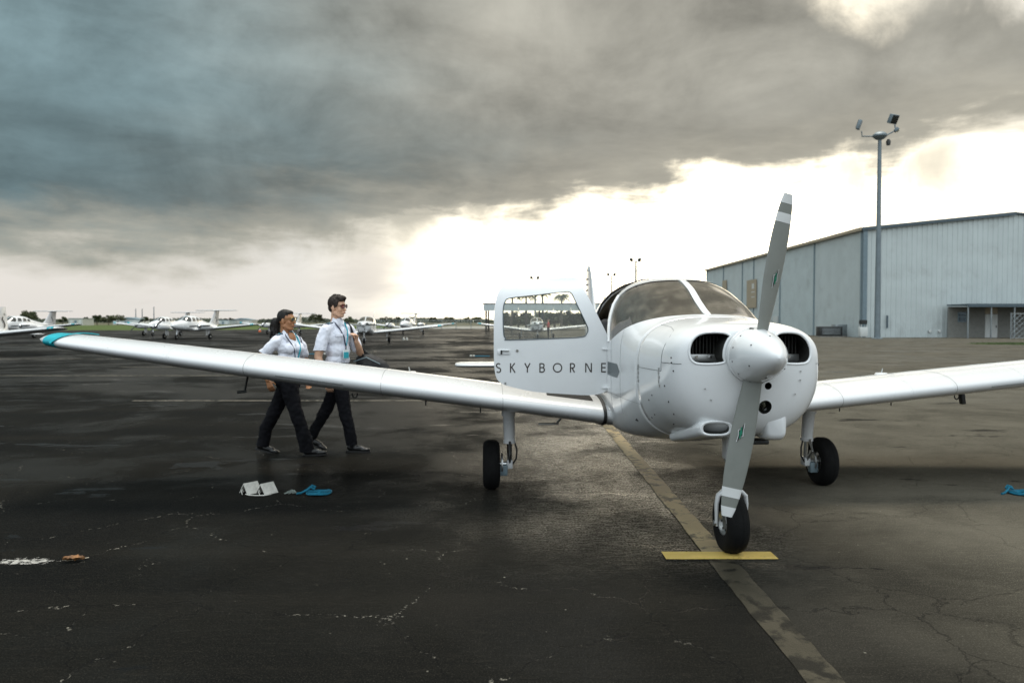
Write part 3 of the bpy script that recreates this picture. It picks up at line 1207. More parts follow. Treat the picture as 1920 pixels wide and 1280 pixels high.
# grass verge at the right
def verge():
    rnd = random.Random(2)
    pts = []
    for i in range(26):
        a = 2 * math.pi * i / 26
        pts.append((36.5 + math.cos(a) * 5.6 + rnd.uniform(-.3, .3), 49.5 + math.sin(a) * 2.6 + rnd.uniform(-.3, .3)))
    sheet('grass_verge', pts, .006, field_material('verge_soil', (.06, .07, .03), (.08, .10, .035), .6))
    vs, fs = [], []
    for i in range(5000):
        a, q = rnd.uniform(0, 6.283), math.sqrt(rnd.random())
        x, y = 36.5 + math.cos(a) * 5.4 * q, 49.5 + math.sin(a) * 2.5 * q
        h = rnd.uniform(.03, .10)
        w = rnd.uniform(.012, .03)
        b = rnd.uniform(0, 3.14)
        k = len(vs)
        vs += [(x - math.cos(b) * w, y - math.sin(b) * w, .005), (x + math.cos(b) * w, y + math.sin(b) * w, .005), (x + rnd.uniform(-.05, .05), y + rnd.uniform(-.05, .05), h)]
        fs.append((k, k + 1, k + 2))
    o = MB().add(vs, fs).build('grass', mat('verge_grass', (.06, .10, .022), .7, var=.4, vscale=2), fix=False)
    tag(o, 'short green grass on the verge before the canopy', 'grass', None, 'stuff')


verge()
# ================================================================== THE TRAINING AIRCRAFT
# local frame: origin on the ground under the propeller plane, +Y aft, +X to the aircraft's left, Z up
M_PAINT = mat('white_aircraft_paint', (.80, .815, .82), .22, coat=.6, var=.03, vscale=2, rvar=.05, dirt=(.60, .59, .55), dirt_amt=.16, dirt_scale=5, bump=.04, bscale=3.5)
M_WINGP = mat('white_wing_paint', (.64, .65, .655), .26, coat=.4, var=.02, vscale=2, rvar=.04, dirt=(.58, .57, .53), dirt_amt=.08, dirt_scale=3, bump=.06, bscale=4.5)
M_INT = mat('beige_interior', (.74, .68, .57), .8, var=.12)
M_INTD = mat('dark_interior', (.03, .03, .032), .8, var=.1)
M_PIT = mat('cowl_inside', (.035, .036, .032), .7, var=.4, vscale=12)
M_RUB = mat('tyre_rubber', (.006, .006, .006), .85, spec=.2, var=.25, vscale=18, bump=.25, bscale=90)
M_CHROME = mat('polished_steel', (.62, .63, .63), .16, metal=1.0)
M_ALU = mat('bare_aluminium', (.50, .51, .50), .38, metal=.9, var=.15, vscale=14)
M_PROP = mat('grey_propeller_paint', (.205, .215, .195), .42, var=.08, vscale=6, rvar=.08)
M_TIP = mat('white_propeller_band', (.66, .67, .66), .4, var=.05)
M_SEAL = mat('black_rubber_seal', (.015, .015, .015), .6)
M_LETTER = mat('dark_lettering', (.045, .037, .032), .5)
M_TEAL = mat('teal_tape', (.0, .33, .40), .5, var=.2, vscale=10, bump=.4, bscale=22)
M_STRIPE = mat('grey_gloss', (.10, .125, .135), .35)  # stripes and seals, also the painted reflection on the side
M_LINE = mat('panel_gap', (.16, .17, .17), .6)
M_WALK = mat('wing_walk', (.022, .021, .02), .85, bump=.6, bscale=220)
M_GLASS = glass('cabin_glass', (.92, .91, .86), .9, .012, .20)
M_DGLASS = glass('door_glass', (.86, .88, .86), 1.0, .01, .10)
M_LENS = glass('lens_glass', (.75, .74, .68), 1.0, .03)

# station table: y, bottom, top, half width, height of widest point, exponents above / below
ST = [
    (.085, 1.13, 1.455, .175, 1.30, 2.1, 2.1),
    (.100, 1.03, 1.468, .270, 1.28, 2.2, 2.2),
    (.130, .915, 1.480, .375, 1.26, 2.5, 2.3),
    (.180, .840, 1.490, .440, 1.24, 2.8, 2.4),
    (.250, .795, 1.497, .472, 1.22, 2.9, 2.5),
    (.360, .765, 1.505, .496, 1.20, 2.9, 2.6),
    (.550, .735, 1.515, .522, 1.18, 2.9, 2.7),
    (.800, .685, 1.533, .545, 1.18, 2.8, 3.0),
    (.950, .660, 1.552, .556, 1.19, 2.7, 3.3),
    (1.15, .625, 1.632, .565, 1.20, 2.6, 3.9),
    (1.40, .590, 1.760, .570, 1.22, 2.6, 4.6),
    (1.65, .565, 1.838, .574, 1.24, 2.7, 5.2),
    (1.90, .550, 1.868, .576, 1.25, 2.75, 5.5),
    (2.40, .550, 1.880, .574, 1.25, 2.7, 5.5),
    (2.90, .575, 1.850, .550, 1.24, 2.6, 4.6),
    (3.40, .660, 1.740, .490, 1.20, 2.4, 2.8),
    (4.00, .735, 1.560, .400, 1.14, 2.3, 2.6),
    (5.00, .830, 1.350, .260, 1.08, 2.2, 2.4),
    (6.00, .900, 1.200, .140, 1.05, 2.1, 2.2),
    (6.75, .950, 1.120, .060, 1.04, 2.0, 2.0),
]
_Y = [s_[0] for s_ in ST]
F = [pchip(_Y, [s_[k] for s_ in ST]) for k in range(1, 7)]
NSEG = 96


def ring(y, off=0.0, n=NSEG):
    zb, zt, w, zw, nt, nb = (f(y) for f in F)
    zb, zt, w = zb + off, zt - off, w - off
    out = []
    for j in range(n):
        q = 2 * math.pi * (j + .5) / n
        c, s_ = math.cos(q), math.sin(q)
        e = nt if s_ > 0 else nb
        x = w * math.copysign(abs(c) ** (2 / e), c)
        z = zw + (zt - zw if s_ > 0 else zw - zb) * math.copysign(abs(s_) ** (2 / e), s_)
        out.append((x, y, z))
    return out


def surf_x(y, z, off=0.0):
    zb, zt, w, zw, nt, nb = (f(y) for f in F)
    zb, zt, w = zb + off, zt - off, w - off
    h, e = (zt - zw, nt) if z > zw else (zw - zb, nb)
    q = min(1, abs(z - zw) / h)
    return w * (1 - q ** e) ** (1 / e)


def surf_z(y, x, top=True):
    zb, zt, w, zw, nt, nb = (f(y) for f in F)
    q = min(1, abs(x) / w)
    return zw + (zt - zw) * (1 - q ** nt) ** (1 / nt) if top else zw - (zw - zb) * (1 - q ** nb) ** (1 / nb)


def frange(a, b, step):
    n = max(1, int(round((b - a) / step)))
    return [a + (b - a) * i / n for i in range(n + 1)]


def solid(name, ys, off, m, y_in=0.0):
    mb = MB()
    rs = [ring(y, off) for y in ys]
    mb.loft(rs)
    return mb.build(name, m, None, 180)


# -------- cowling
def make_cowling(parent):
    ys = [.085, .090, .096, .104, .114, .127, .143, .162, .185, .215, .25, .29] + frange(.34, .794, .045)
    c = solid('cowling', ys, 0.0, M_PAINT)
    ref = c.data.copy()
    # two cooling inlets shaped round the spinner
    lips = []
    for sg in (-1, 1):
        rs = .178
        inner = [(rs * math.cos(R(a)), rs * math.sin(R(a)) + 1.30) for a in (-14, -4, 8, 20, 32, 40)]
        outer = [(.172, 1.434), (.25, 1.436), (.31, 1.424), (.350, 1.392), (.370, 1.350), (.374, 1.312), (.366, 1.277), (.345, 1.254), (.31, 1.246), (.24, 1.246)]
        poly = smooth_poly([(sg * x, z) for x, z in inner + outer], 3)
        lips.append(poly)
        cut = MB().prism(poly, -.05, .36, lambda u, v, d: (u, d, v)).build('cutter', M_PIT)
        boolean(c, cut)
        drop(cut)
    # landing lamp, small breather hole
    for x, z, r_ in ((.085, .985, .042), (.095, 1.115, .022)):
        cut = MB().lathe([(r_, -.05), (r_, .30)], 20, 'Y', (x, 0, z)).build('cutter', M_PIT)
        boolean(c, cut)
        drop(cut)
    keep_normals(c.data, ref)
    c.parent = parent
    # inlet contents
    for sg in (-1, 1):
        for k in range(9):
            MB().box((sg * (.16 + k * .022), .30, 1.355), (.007, .08, .12)).build('cylinder_fin', M_PIT, c)
        MB().rbox((sg * .245, .27, 1.275), (.23, .03, .05), .008).build('baffle', M_ALU, c, 40)
        for q in (-.05, .04):
            MB().lathe([(.009, -.004), (.009, .012), (.004, .018)], 8, 'Y', (sg * .245 + q, .245, 1.283)).build('bolt', M_CHROME, c)
    # rolled lips round the inlets
    for poly in lips:
        pts = []
        for x, z in poly:
            lo, hi = .085, .40
            for _ in range(30):
                md = (lo + hi) / 2
                if F[0](md) < z < F[1](md) and surf_x(md, z) >= abs(x):
                    hi = md
                else:
                    lo = md
            pts.append((x, hi + .004, z))
        MB().tube(pts + pts[:1], .0085, 8, cap=False).build('inlet_lip', M_PAINT, c, 70)
    lamp = MB().lathe([(.0, .0), (.044, .004), (.044, .02), (.0, .02)], 20, 'Y', (.085, .19, .985)).build('landing_lamp', M_LENS, c, 40)
    MB().lathe([(.044, .08), (.03, .10), (.0, .11)], 16, 'Y', (.085, .13, .985), cap=False).build('reflector', M_CHROME, lamp, 60)
    # ram air scoop low on the aircraft's right side
    sc = MB()
    path = [(.150, .852, -.200, .098, .046), (.19, .846, -.200, .108, .054), (.27, .825, -.205, .110, .056), (.42, .785, -.225, .10, .050), (.72, .715, -.26, .075, .035)]
    rings = []
    for y, z, x, hw, hh in path:
        rings.append([(x + hw * math.copysign(abs(math.cos(q)) ** .65, math.cos(q)), y, z + hh * math.copysign(abs(math.sin(q)) ** .75, math.sin(q)))
                      for q in (2 * math.pi * j / 28 for j in range(28))])
    lip = [[(-.200 + (p[0] + .200) * k, y_, .852 + (p[2] - .852) * k2) for p in rings[0]] for y_, k, k2 in ((.147, .93, .90), (.152, .82, .72), (.20, .78, .66), (.32, .74, .62))]
    sc.loft(lip[1::-1] + rings, cap=False)
    s_o = sc.build('air_scoop', M_PAINT, c, 50)
    MB().loft(lip[1:], cap=False).build('scoop_duct', M_PIT, s_o, 60)
    MB().lathe([(.0, 0), (.072, 0), (.072, .01), (0, .01)], 20, 'Y', (-.2, .30, .852)).build('scoop_screen', M_PIT, s_o)
    # blunt fairing beside the nose leg on the other side
    fr = []
    for y, x0, x1, z0, z1 in ((.148, .125, .225, .815, .95), (.158, .112, .236, .790, .97), (.19, .108, .240, .772, .98), (.27, .106, .242, .765, .95), (.44, .11, .24, .775, .87)):
        cx, cz, hw, hh = (x0 + x1) / 2, (z0 + z1) / 2, (x1 - x0) / 2, (z1 - z0) / 2
        fr.append([(cx + hw * math.copysign(abs(math.cos(q)) ** .45, math.cos(q)), y, cz + hh * math.copysign(abs(math.sin(q)) ** .45, math.sin(q)))
                   for q in (2 * math.pi * j / 28 for j in range(28))])
    MB().loft(fr).build('chin_fairing', M_PAINT, c, 50)
    return c


def seam(pts, r_, name, parent, m=None):
    return MB().tube(pts, r_, 5).build(name, m or M_LINE, parent, 60)


def cowl_details(c):
    # split line at inlet height, oil door, hinges, camlocs
    for sg in (-1, 1):
        seam([(sg * (surf_x(y, 1.245) + .0003), y, 1.245) for y in frange(.155, .34, .02)], .0022, 'panel_seam', c)
    seam([(-(surf_x(y, 1.19) + .0003), y, 1.19) for y in frange(.34, .79, .03)], .0020, 'panel_seam', c)
    seam([(-(surf_x(.34, z) + .0003), .34, z) for z in frange(1.19, 1.36, .02)], .0020, 'panel_seam', c)
    ys = [(.34, 1.36), (.36, 1.41), (.42, 1.445), (.55, 1.465), (.70, 1.475), (.79, 1.48)]
    seam([(-(surf_x(y, z) + .0003), y, z) for y, z in ys], .0016, 'panel_seam', c)
    for y in (.37, .765):
        h = MB()
        for k in range(5):
            z = 1.20 - k * .026
            h.box((-(surf_x(y, z) + .003), y + (k % 2) * .008, z), (.006, .012, .020))
        h.build('hinge', M_ALU, c)
    sp = [(.30, 1.10), (.30, 1.0), (.32, .92), (.60, .98), (.62, .88), (.45, .84), (.22, 1.28), (.215, 1.25), (.2, 1.20), (.52, 1.02), (.70, .85)]
    for y, z in sp:
        MB().lathe([(.005, -.004), (.005, .002), (.002, .003)], 8, 'X', (-(surf_x(y, z)), y, z)).build('fastener', M_DARK, c)
    for y, z in ((.21, 1.235), (.24, 1.235), (.235, 1.26)):
        MB().lathe([(.006, -.004), (.006, .002), (.003, .003)], 8, 'X', ((surf_x(y, z)), y, z)).build('fastener', M_DARK, c)
    rnd = random.Random(3)
    for k in range(12):
        a = R(200 + k * 15 + rnd.uniform(-3, 3))
        x, z = .30 * math.cos(a), 1.18 + .26 * math.sin(a)
        MB().lathe([(.0045, -.004), (.0045, .002)], 8, 'Y', (x, .105 + .10 * abs(math.sin(a)) ** 4, z)).build('fastener', M_ALU, c)


# -------- fuselage shell with openings
WS_SIDE = [(.955, 1.60), (.955, 1.548), (1.06, 1.512), (1.20, 1.470), (1.38, 1.420), (1.55, 1.375), (1.70, 1.335),
           (1.735, 1.40), (1.80, 1.53), (1.855, 1.64), (1.870, 1.70), (1.850, 1.755), (1.78, 1.800), (1.70, 1.826), (1.62, 1.838), (1.60, 2.0), (.955, 2.0)]
HX, HY = .545, 1.785           # door hinge line
DOOR_UV = [(.243, 1.862), (.216, 1.778), (.150, 1.64), (.088, 1.513), (.009, 1.337), (.0, 1.20), (.0, 1.00), (.020, .945), (.066, .912), (.176, .893),
           (.40, .905), (.64, .925), (.86, .975), (.925, 1.01), (.955, 1.07), (.966, 1.205), (.966, 1.513), (.950, 1.67), (.915, 1.765), (.85, 1.812), (.75, 1.838), (.463, 1.865)]
WIN_UV = [(.330, 1.742), (.300, 1.69), (.260, 1.60), (.215, 1.505), (.190, 1.44), (.205, 1.395), (.24, 1.375), (.40, 1.365), (.84, 1.350), (.868, 1.362), (.885, 1.395),
          (.890, 1.50), (.888, 1.61), (.872, 1.665), (.83, 1.695), (.60, 1.722), (.40, 1.745)]


def side_cut(poly, x0, x1, m):
    return MB().prism(poly, x0, x1, lambda u, v, d: (d, u, v)).build('cutter', m)


def shell_piece(cutter, name, off0, off1, m, parent, ys):
    o = solid(name, ys, off0, m)
    ref = o.data.copy()
    i = solid('inner', ys, off1, m)
    boolean(o, i)
    boolean(o, cutter, 'INTERSECT')
    drop(i, cutter)
    keep_normals(o.data, ref)
    o.parent = parent
    return o


def make_fuselage(parent, open_door=True):
    ys = frange(.800, 2.0, .05) + frange(2.08, 3.4, .11) + frange(3.6, 6.75, .22)
    o = solid('fuselage', ys, 0.0, M_PAINT)
    ref = o.data.copy()
    yin = frange(.83, 2.0, .06) + frange(2.1, 4.6, .15)
    inner = solid('inner', yin, .028, M_INT)
    boolean(o, inner)
    drop(inner)
    for sg in (-1, 1):
        ws = side_cut(WS_SIDE, sg * .024, sg * 1.0, M_PAINT)
        boolean(o, ws)
        drop(ws)
    cuts = []
    rear_win = round_poly([(2.86, 1.38), (3.30, 1.36), (3.36, 1.48), (3.16, 1.64), (2.88, 1.70)], .07)
    mid_win = round_poly([(2.00, 1.37), (2.74, 1.36), (2.76, 1.70), (2.15, 1.74)], .07)
    for sg in (-1, 1):
        cuts.append((rear_win, sg))
    cuts.append((mid_win, 1))
    if not open_door:
        cuts.append((mid_win, -1))
    for poly, sg in cuts:
        w = side_cut(poly, sg * .2, sg * 1.0, M_PAINT)
        boolean(o, w)
        drop(w)
    if open_door:
        dp = [(HY + u, v) for u, v in DOOR_UV]
        w = side_cut(dp, -.12, -1.0, M_PAINT)
        boolean(o, w)
        drop(w)
    keep_normals(o.data, ref)
    o.parent = parent
    for sg in (-1, 1):
        shell_piece(side_cut(WS_SIDE, sg * .010, sg * 1.0, M_GLASS), 'windshield', .006, .011, M_GLASS, o, frange(.9, 2.1, .04))
    for poly, sg in cuts:
        shell_piece(side_cut(poly, sg * .2, sg * 1.0, M_GLASS), 'side_window', .006, .011, M_GLASS, o, frange(1.9, 3.5, .1))
    # strip over the middle post
    pts = [(0, y, surf_z(y, 0) + .002) for y in frange(.93, 1.66, .04)]
    MB().tube(pts, [.012] + [.026] * (len(pts) - 2) + [.012], 10, flat=.22, up=(0, 0, 1)).build('centre_post', M_PAINT, o, 60)
    return o


def door_frame_details(o):
    # rubber seal round the door opening and inside pillar
    pts = [(-(surf_x(HY + u, v) - .012), HY + u, v) for u, v in DOOR_UV]
    MB().tube(pts + pts[:1], .010, 6, cap=False).build('door_seal', M_SEAL, o, 60)
    pts = [(-(surf_x(1.70 + (HY + u - 1.79) * 1.0 - .02, v) + .002), HY + u - .055, v) for u, v in [(.0, 1.335), (.088, 1.513), (.150, 1.64), (.19, 1.72)]]
    MB().tube(pts, .012, 8).build('pillar_trim', M_PAINT, o, 60)
    # grey arrow below the pillar: a reflection painted onto the skin
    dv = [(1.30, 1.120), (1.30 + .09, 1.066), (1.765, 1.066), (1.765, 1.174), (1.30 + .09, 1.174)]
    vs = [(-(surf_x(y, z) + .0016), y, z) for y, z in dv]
    MB().add(vs, [(0, 1, 2, 3, 4)]).build('painted_reflection', M_STRIPE, o)
    # rivet rows and seams on the side
    for y in (1.28, 1.62):
        seam([(-(surf_x(y, z) + .0002), y, z) for z in frange(.80, 1.36 if y > 1.5 else 1.44, .04)], .0010, 'panel_seam', o)
    seam([(-(surf_x(y, .93) + .0002), y, .93) for y in frange(.80, 1.7, .06)], .0010, 'panel_seam', o)
    for y in (.825, .90, 1.255, 1.305, 1.60, 1.645):
        pts, nr = [], []
        for z in frange(.72, 1.30 if y > 1.5 else 1.42, .03):
            for sg in (-1, 1):
                n_ = Vector((surf_x(y, z + .01) - surf_x(y, z - .01), 0, 0))
                nn = Vector((sg * .02, 0, -(n_.x))).normalized()
                pts.append(Vector((sg * surf_x(y, z), y, z)))
                nr.append(nn)
        rivets(pts, nr, .0032, 'rivet_row', o, M_ALU)
    ant = MB().tube([(0, 3.05, 1.80), (0, 3.13, 2.03)], [.014, .006], 6).build('antenna', M_PAINT, o, 60)


def make_cabin(parent):
    """what is seen through the glass"""
    g = MB()
    rs = []
    for y in frange(.96, 1.62, .06):
        w = min(.53, surf_x(y, 1.36) - .035)
        zc = min(surf_z(y, 0) - .035, 1.50)
        rs.append([(w * math.cos(R(a)), y, 1.30 + (zc - 1.30) * max(0, math.sin(R(a))) ** .5) for a in range(0, 181, 12)])
    for i in range(len(rs) - 1):
        pass
    g.loft(rs, cap=False, closed=False)
    g.box((0, 1.64, 1.30), (1.02, .03, .34))
    g.build('glareshield', M_INTD, parent, 50)
    for sg in (-1, 1):
        s_ = MB().rbox((sg * .27, 2.35, .93), (.44, .50, .14), .05, 3).build('seat', M_INTD, parent, 50)
        q = Matrix.Rotation(R(-12), 3, 'X')
        MB().rbox((sg * .27, 2.63, 1.23), (.44, .12, .60), .05, 3, q).build('backrest', M_INTD, s_, 50)
        MB().rbox((sg * .27, 2.72, 1.60), (.24, .09, .16), .04, 3, q).build('headrest', M_INTD, s_, 50)
        b = MB().tube([(sg * .27, 1.66, 1.24), (sg * .27, 1.86, 1.24)], .015, 8).build('control_column', M_DARK, parent, 60)
        MB().tube([(sg * .27 + x, 1.86, 1.24 + z) for x, z in ((-.13, .11), (-.13, 0), (0, -.02), (.13, 0), (.13, .11))], .016, 8).build('yoke_grip', M_DARK, b, 60)
    MB().rbox((0, 2.95, 1.15), (1.0, .35, .5), .05, 3).build('rear_seat', M_INTD, parent, 50)
    MB().box((0, 2.3, .80), (1.0, 2.6, .03)).build('cabin_floor', M_INTD, parent)
    for sg in (-1, 1):
        MB().rbox((sg * .22, 1.80, 1.775), (.26, .015, .10), .01, 2, Matrix.Rotation(R(70), 3, 'X')).build('sun_visor', M_INTD, parent, 40)


def bent_sheet(poly, hole, th, fn, m, name, parent, nv=26):
    """flat outline (with a hole) cut into strips, bent by fn(u, v, d) and given thickness"""
    bm = bmesh.new()
    loops = []
    for pl in ([poly] + ([hole] if hole else [])):
        vs = [bm.verts.new((u, v, 0)) for u, v in pl]
        for i in range(len(vs)):
            loops.append(bm.edges.new((vs[i], vs[(i + 1) % len(vs)])))
    bmesh.ops.triangle_fill(bm, edges=loops, use_beauty=True)
    v0, v1 = min(p[1] for p in poly), max(p[1] for p in poly)
    for i in range(1, nv):
        bmesh.ops.bisect_plane(bm, geom=bm.verts[:] + bm.edges[:] + bm.faces[:], plane_co=(0, v0 + (v1 - v0) * i / nv, 0), plane_no=(0, 1, 0), dist=1e-6)
    bmesh.ops.recalc_face_normals(bm, faces=bm.faces)
    bm.verts.index_update()
    n = len(bm.verts)
    vs = [fn(v.co.x, v.co.y, 0) for v in bm.verts] + [fn(v.co.x, v.co.y, th) for v in bm.verts]
    fs = [[v.index for v in f.verts] for f in bm.faces]
    fs += [[v.index + n for v in f.verts][::-1] for f in bm.faces]
    for e in bm.edges:
        if len(e.link_faces) == 1:
            a, b = e.verts[0].index, e.verts[1].index
            fs.append([a, b, b + n, a + n])
    bm.free()
    return MB().add(vs, fs).build(name, m, parent, 40)


def smooth_poly(pts, n=3):
    out = []
    k = len(pts)
    for i in range(k):
        p0, p1, p2, p3 = (Vector(pts[(i + j) % k]) for j in (-1, 0, 1, 2))
        for j in range(n):
            t = j / n
            out.append(tuple(.5 * ((2 * p1) + (p2 - p0) * t + (2 * p0 - 5 * p1 + 4 * p2 - p3) * t * t + (3 * p1 - p0 - 3 * p2 + p3) * t ** 3)))
    return out


# stroke lettering, unit height; each letter is a list of poly-lines
def letters():
    L = {}
    L['S'] = [arc(.25, .75, .21, 38, 270, 16, .21)[:-1] + arc(.25, .27, .225, 90, -142, 16, .235)]
    L['K'] = [[(.0, 0), (.0, 1)], [(.44, 1), (.06, .5)], [(.13, .56), (.48, 0)]]
    L['Y'] = [[(-.02, 1), (.26, .48)], [(.54, 1), (.26, .48)], [(.26, .46), (.26, 0)]]
    L['B'] = [[(.0, 0), (.0, 1)], [(.07, .945), (.22, .945)] + arc(.24, .735, .19, 80, -80, 10, .205) + [(.07, .53)], [(.07, .055), (.25, .055)] + arc(.26, .28, .21, -80, 72, 10, .22)]
    L['O'] = [arc(.40, .5, .44, 0, 352, 30, .45)]
    L['R'] = [[(.0, 0), (.0, 1)], [(.07, .945), (.2, .945)] + arc(.22, .71, .20, 80, -80, 12, .23) + [(.07, .47)], [(.19, .42), (.43, 0)]]
    L['N'] = [[(.0, 0), (.0, 1)], [(.075, .93), (.53, .07)], [(.60, 0), (.60, 1)]]
    L['E'] = [[(.0, 0), (.0, 1)], [(.07, .94), (.45, .94)], [(.07, .51), (.41, .51)], [(.07, .06), (.45, .06)]]
    W = dict(S=.5, K=.48, Y=.52, B=.47, O=.8, R=.43, N=.6, E=.45)
    return L, W


def ribbon(pts, w):
    pts = [Vector(p) for p in pts]
    L, Rr = [], []
    for i, p in enumerate(pts):
        d0 = (p - pts[i - 1]).normalized() if i else None
        d1 = (pts[i + 1] - p).normalized() if i < len(pts) - 1 else None
        d = ((d0 or d1) + (d1 or d0)).normalized()
        n = Vector((-d.y, d.x))
        k = 1.0
        if d0 is not None and d1 is not None:
            k = 1 / max(.5, n.dot(Vector((-d0.y, d0.x))))
        L.append(p + n * (w / 2 * k))
        Rr.append(p - n * (w / 2 * k))
    return L, Rr


def make_door(parent):
    # open at right angles to the fuselage: u runs outboard, depth follows the curve of the cabin side
    xm = surf_x(2.2, 1.25)

    def fn(u, v, d):
        dep = min(.30, (xm - surf_x(2.25, min(v, 1.85))))
        return (-(HX + u), HY + .005 + dep * .45 + d, v)

    door = bent_sheet(smooth_poly(DOOR_UV, 3), smooth_poly(WIN_UV, 3), .030, fn, M_PAINT, 'cabin_door', parent)
    inner = smooth_poly(WIN_UV, 3)
    cx, cy = .55, 1.54
    gl = [(cx + (u - cx) * 1.012, cy + (v - cy) * 1.02) for u, v in inner]
    bent_sheet(gl, None, .004, lambda u, v, d: fn(u, v, d + .014), M_DGLASS, 'window_pane', door, 14)
    pts = [fn(u, v, -.001) for u, v in inner]
    MB().tube(pts + pts[:1], .0045, 6, cap=False).build('window_seal', M_STRIPE, door, 60)
    # lettering
    Ls, Ws = letters()
    hgt = .078
    for ch, uc in zip('SKYBORNE', (.929, .811, .691, .569, .442, .318, .185, .058)):
        mb = MB()
        for k, st in enumerate(Ls[ch]):
            if ch == 'O':
                pts2 = arc(.40, .5, .44, 0, 360, 33, .45)
            else:
                pts2 = st
            lft, rgt = ribbon(pts2, .125)
            n = len(lft)
            q = lambda p: (-(HX + uc) - Ws[ch] * hgt / 2 + p.x * hgt, fn(uc, 1.121, 0)[1] - .0012 - k * .0003, 1.121 - hgt / 2 + p.y * hgt)
            mb.add([q(p) for p in lft] + [q(p) for p in rgt], [(i, i + 1, i + 1 + n, i + n) for i in range(n - 1)])
        mb.build('letter', M_LETTER, door, None)
    # recessed pull handle, key lock, fasteners, hinges
    y0 = fn(.5, 1.2, 0)[1]
    h = MB().rbox((-(HX + .885), y0 - .003, 1.252), (.105, .010, .040), .004).build('handle_plate', M_PAINT, door, 40)
    MB().box((-(HX + .905), y0 - .010, 1.250), (.014, .006, .034)).build('latch_slot', M_SEAL, h)
    MB().rbox((-(HX + .868), y0 - .012, 1.262), (.055, .008, .012), .003).build('lever', M_ALU, h, 40)
    MB().lathe([(.0, -.006), (.011, -.006), (.011, .004), (0, .004)], 14, 'Y', (-(HX + .775), y0, 1.262)).build('key_lock', M_CHROME, door, 40)
    MB().lathe([(.0, -.006), (.009, -.006), (.009, .004), (0, .004)], 12, 'Y', (-(HX + .872), fn(.872, .995, 0)[1], .995)).build('fastener', M_ALU, door, 40)
    for z in (1.275, .955):
        hg = MB().rbox((-(HX + .012), y0 - .008, z), (.125, .010, .014), .003).build('hinge_arm', M_PAINT, door, 40)
        MB().rbox((-(HX - .035), y0 - .002, z), (.02, .022, .034), .004).build('hinge_knuckle', M_ALU, hg, 40)
    return door


# -------- wings
def naca(c, t_=.15, camb=.025, p=.4, n=26):
    up, lo = [], []
    for i in range(n + 1):
        x = .5 * (1 - math.cos(math.pi * i / n))
        yt = 5 * t_ * (.2969 * math.sqrt(x) - .1260 * x - .3516 * x * x + .2843 * x ** 3 - .1036 * x ** 4)
        yc = camb / p ** 2 * (2 * p * x - x * x) if x < p else camb / (1 - p) ** 2 * (1 - 2 * p + 2 * p * x - x * x)
        up.append((x * c, (yc + yt) * c))
        lo.append((x * c, (yc - yt) * c))
    return up[::-1] + lo[1:-1]


W_LE = pchip([.40, .60, 1.3, 2.7, 5.0, 5.28, 5.40], [1.76, 1.765, 1.80, 1.83, 2.02, 2.10, 2.26])
W_TE = pchip([.40, 2.7, 5.0, 5.28, 5.40], [3.42, 3.42, 3.16, 3.10, 2.96])
# the left wing stands a little lower: that leg's oleo is more compressed
W_Z = lambda s_, sg=-1: .826 + (s_ - 1.37) * (.1307 if sg < 0 else .1000)
W_T = pchip([.40, 2.7, 5.0, 5.25, 5.36, 5.40], [.145, .143, .130, .122, .088, .03])


def wing_ring(s_, sg, grow=0.0):
    le, te = W_LE(s_), W_TE(s_)
    c = te - le
    z0 = W_Z(s_, sg)
    inc = R(4.0)
    out = []
    pr = naca(c, W_T(s_))
    n = len(pr)
    for i, (a, b) in enumerate(pr):
        if grow:
            p, q = Vector(pr[i - 1]), Vector(pr[(i + 1) % n])
            d = (q - p).normalized()
            a, b = a + -d.y * -grow, b + d.x * -grow
        out.append((sg * s_, le + a * math.cos(inc) + b * math.sin(inc), z0 + b * math.cos(inc) - a * math.sin(inc)))
    return out


def make_wing(parent, sg, near=True):
    ss = [.40, .55, .70, .9, 1.1, 1.3, 1.6, 2.0, 2.4, 2.7, 3.1, 3.6, 4.1, 4.6, 5.0, 5.12, 5.2, 5.27, 5.32, 5.36, 5.385, 5.40]
    w = MB().loft([wing_ring(s_, sg) for s_ in ss]).build('wing', M_WINGP, parent, 55)
    return w


def band(parent, sg, s0, s1, grow, m, name, a=0, b=None):
    """a strip hugging the wing skin between two stations (profile points a..b)"""
    rs = []
    for s_, g in ((s0, -.001), (s0, grow), (s1, grow), (s1, -.001)):
        r_ = wing_ring(s_, sg, g)
        rs.append(r_[a:b])
    closed = a == 0 and b is None
    return MB().loft(rs, cap=False, closed=closed).build(name, m, parent, 40)


def rivets(pts, nrms, r_, name, parent, m):
    mb = MB()
    for p, n_ in zip(pts, nrms):
        u = n_.orthogonal().normalized()
        v = n_.cross(u)
        vs = [p + (u * math.cos(k * 1.0472) + v * math.sin(k * 1.0472)) * r_ - n_ * .001 for k in range(6)] + [p + n_ * r_ * .45]
        mb.add(vs, [(k, (k + 1) % 6, 6) for k in range(6)])
    return tag(mb.build(name, m, parent, None, fix=False), kind='stuff')


def rivet_ring(w, sg, s_, step=.035):
    r_ = [Vector(q) for q in wing_ring(s_, sg)]
    pts, nr = [], []
    acc = 0
    for i in range(6, 44):
        a, b = r_[i], r_[i + 1]
        d = (b - a).normalized()
        n_ = Vector((0, d.z, -d.y))
        if n_.dot(a - Vector((a.x, W_LE(s_) + .4 * (W_TE(s_) - W_LE(s_)), W_Z(s_, sg)))) < 0:
            n_ = -n_
        L = (b - a).length
        while acc < L:
            pts.append(a + d * acc)
            nr.append(n_)
            acc += step
        acc -= L
    rivets(pts, nr, .0036, 'rivet_row', w, M_ALU)


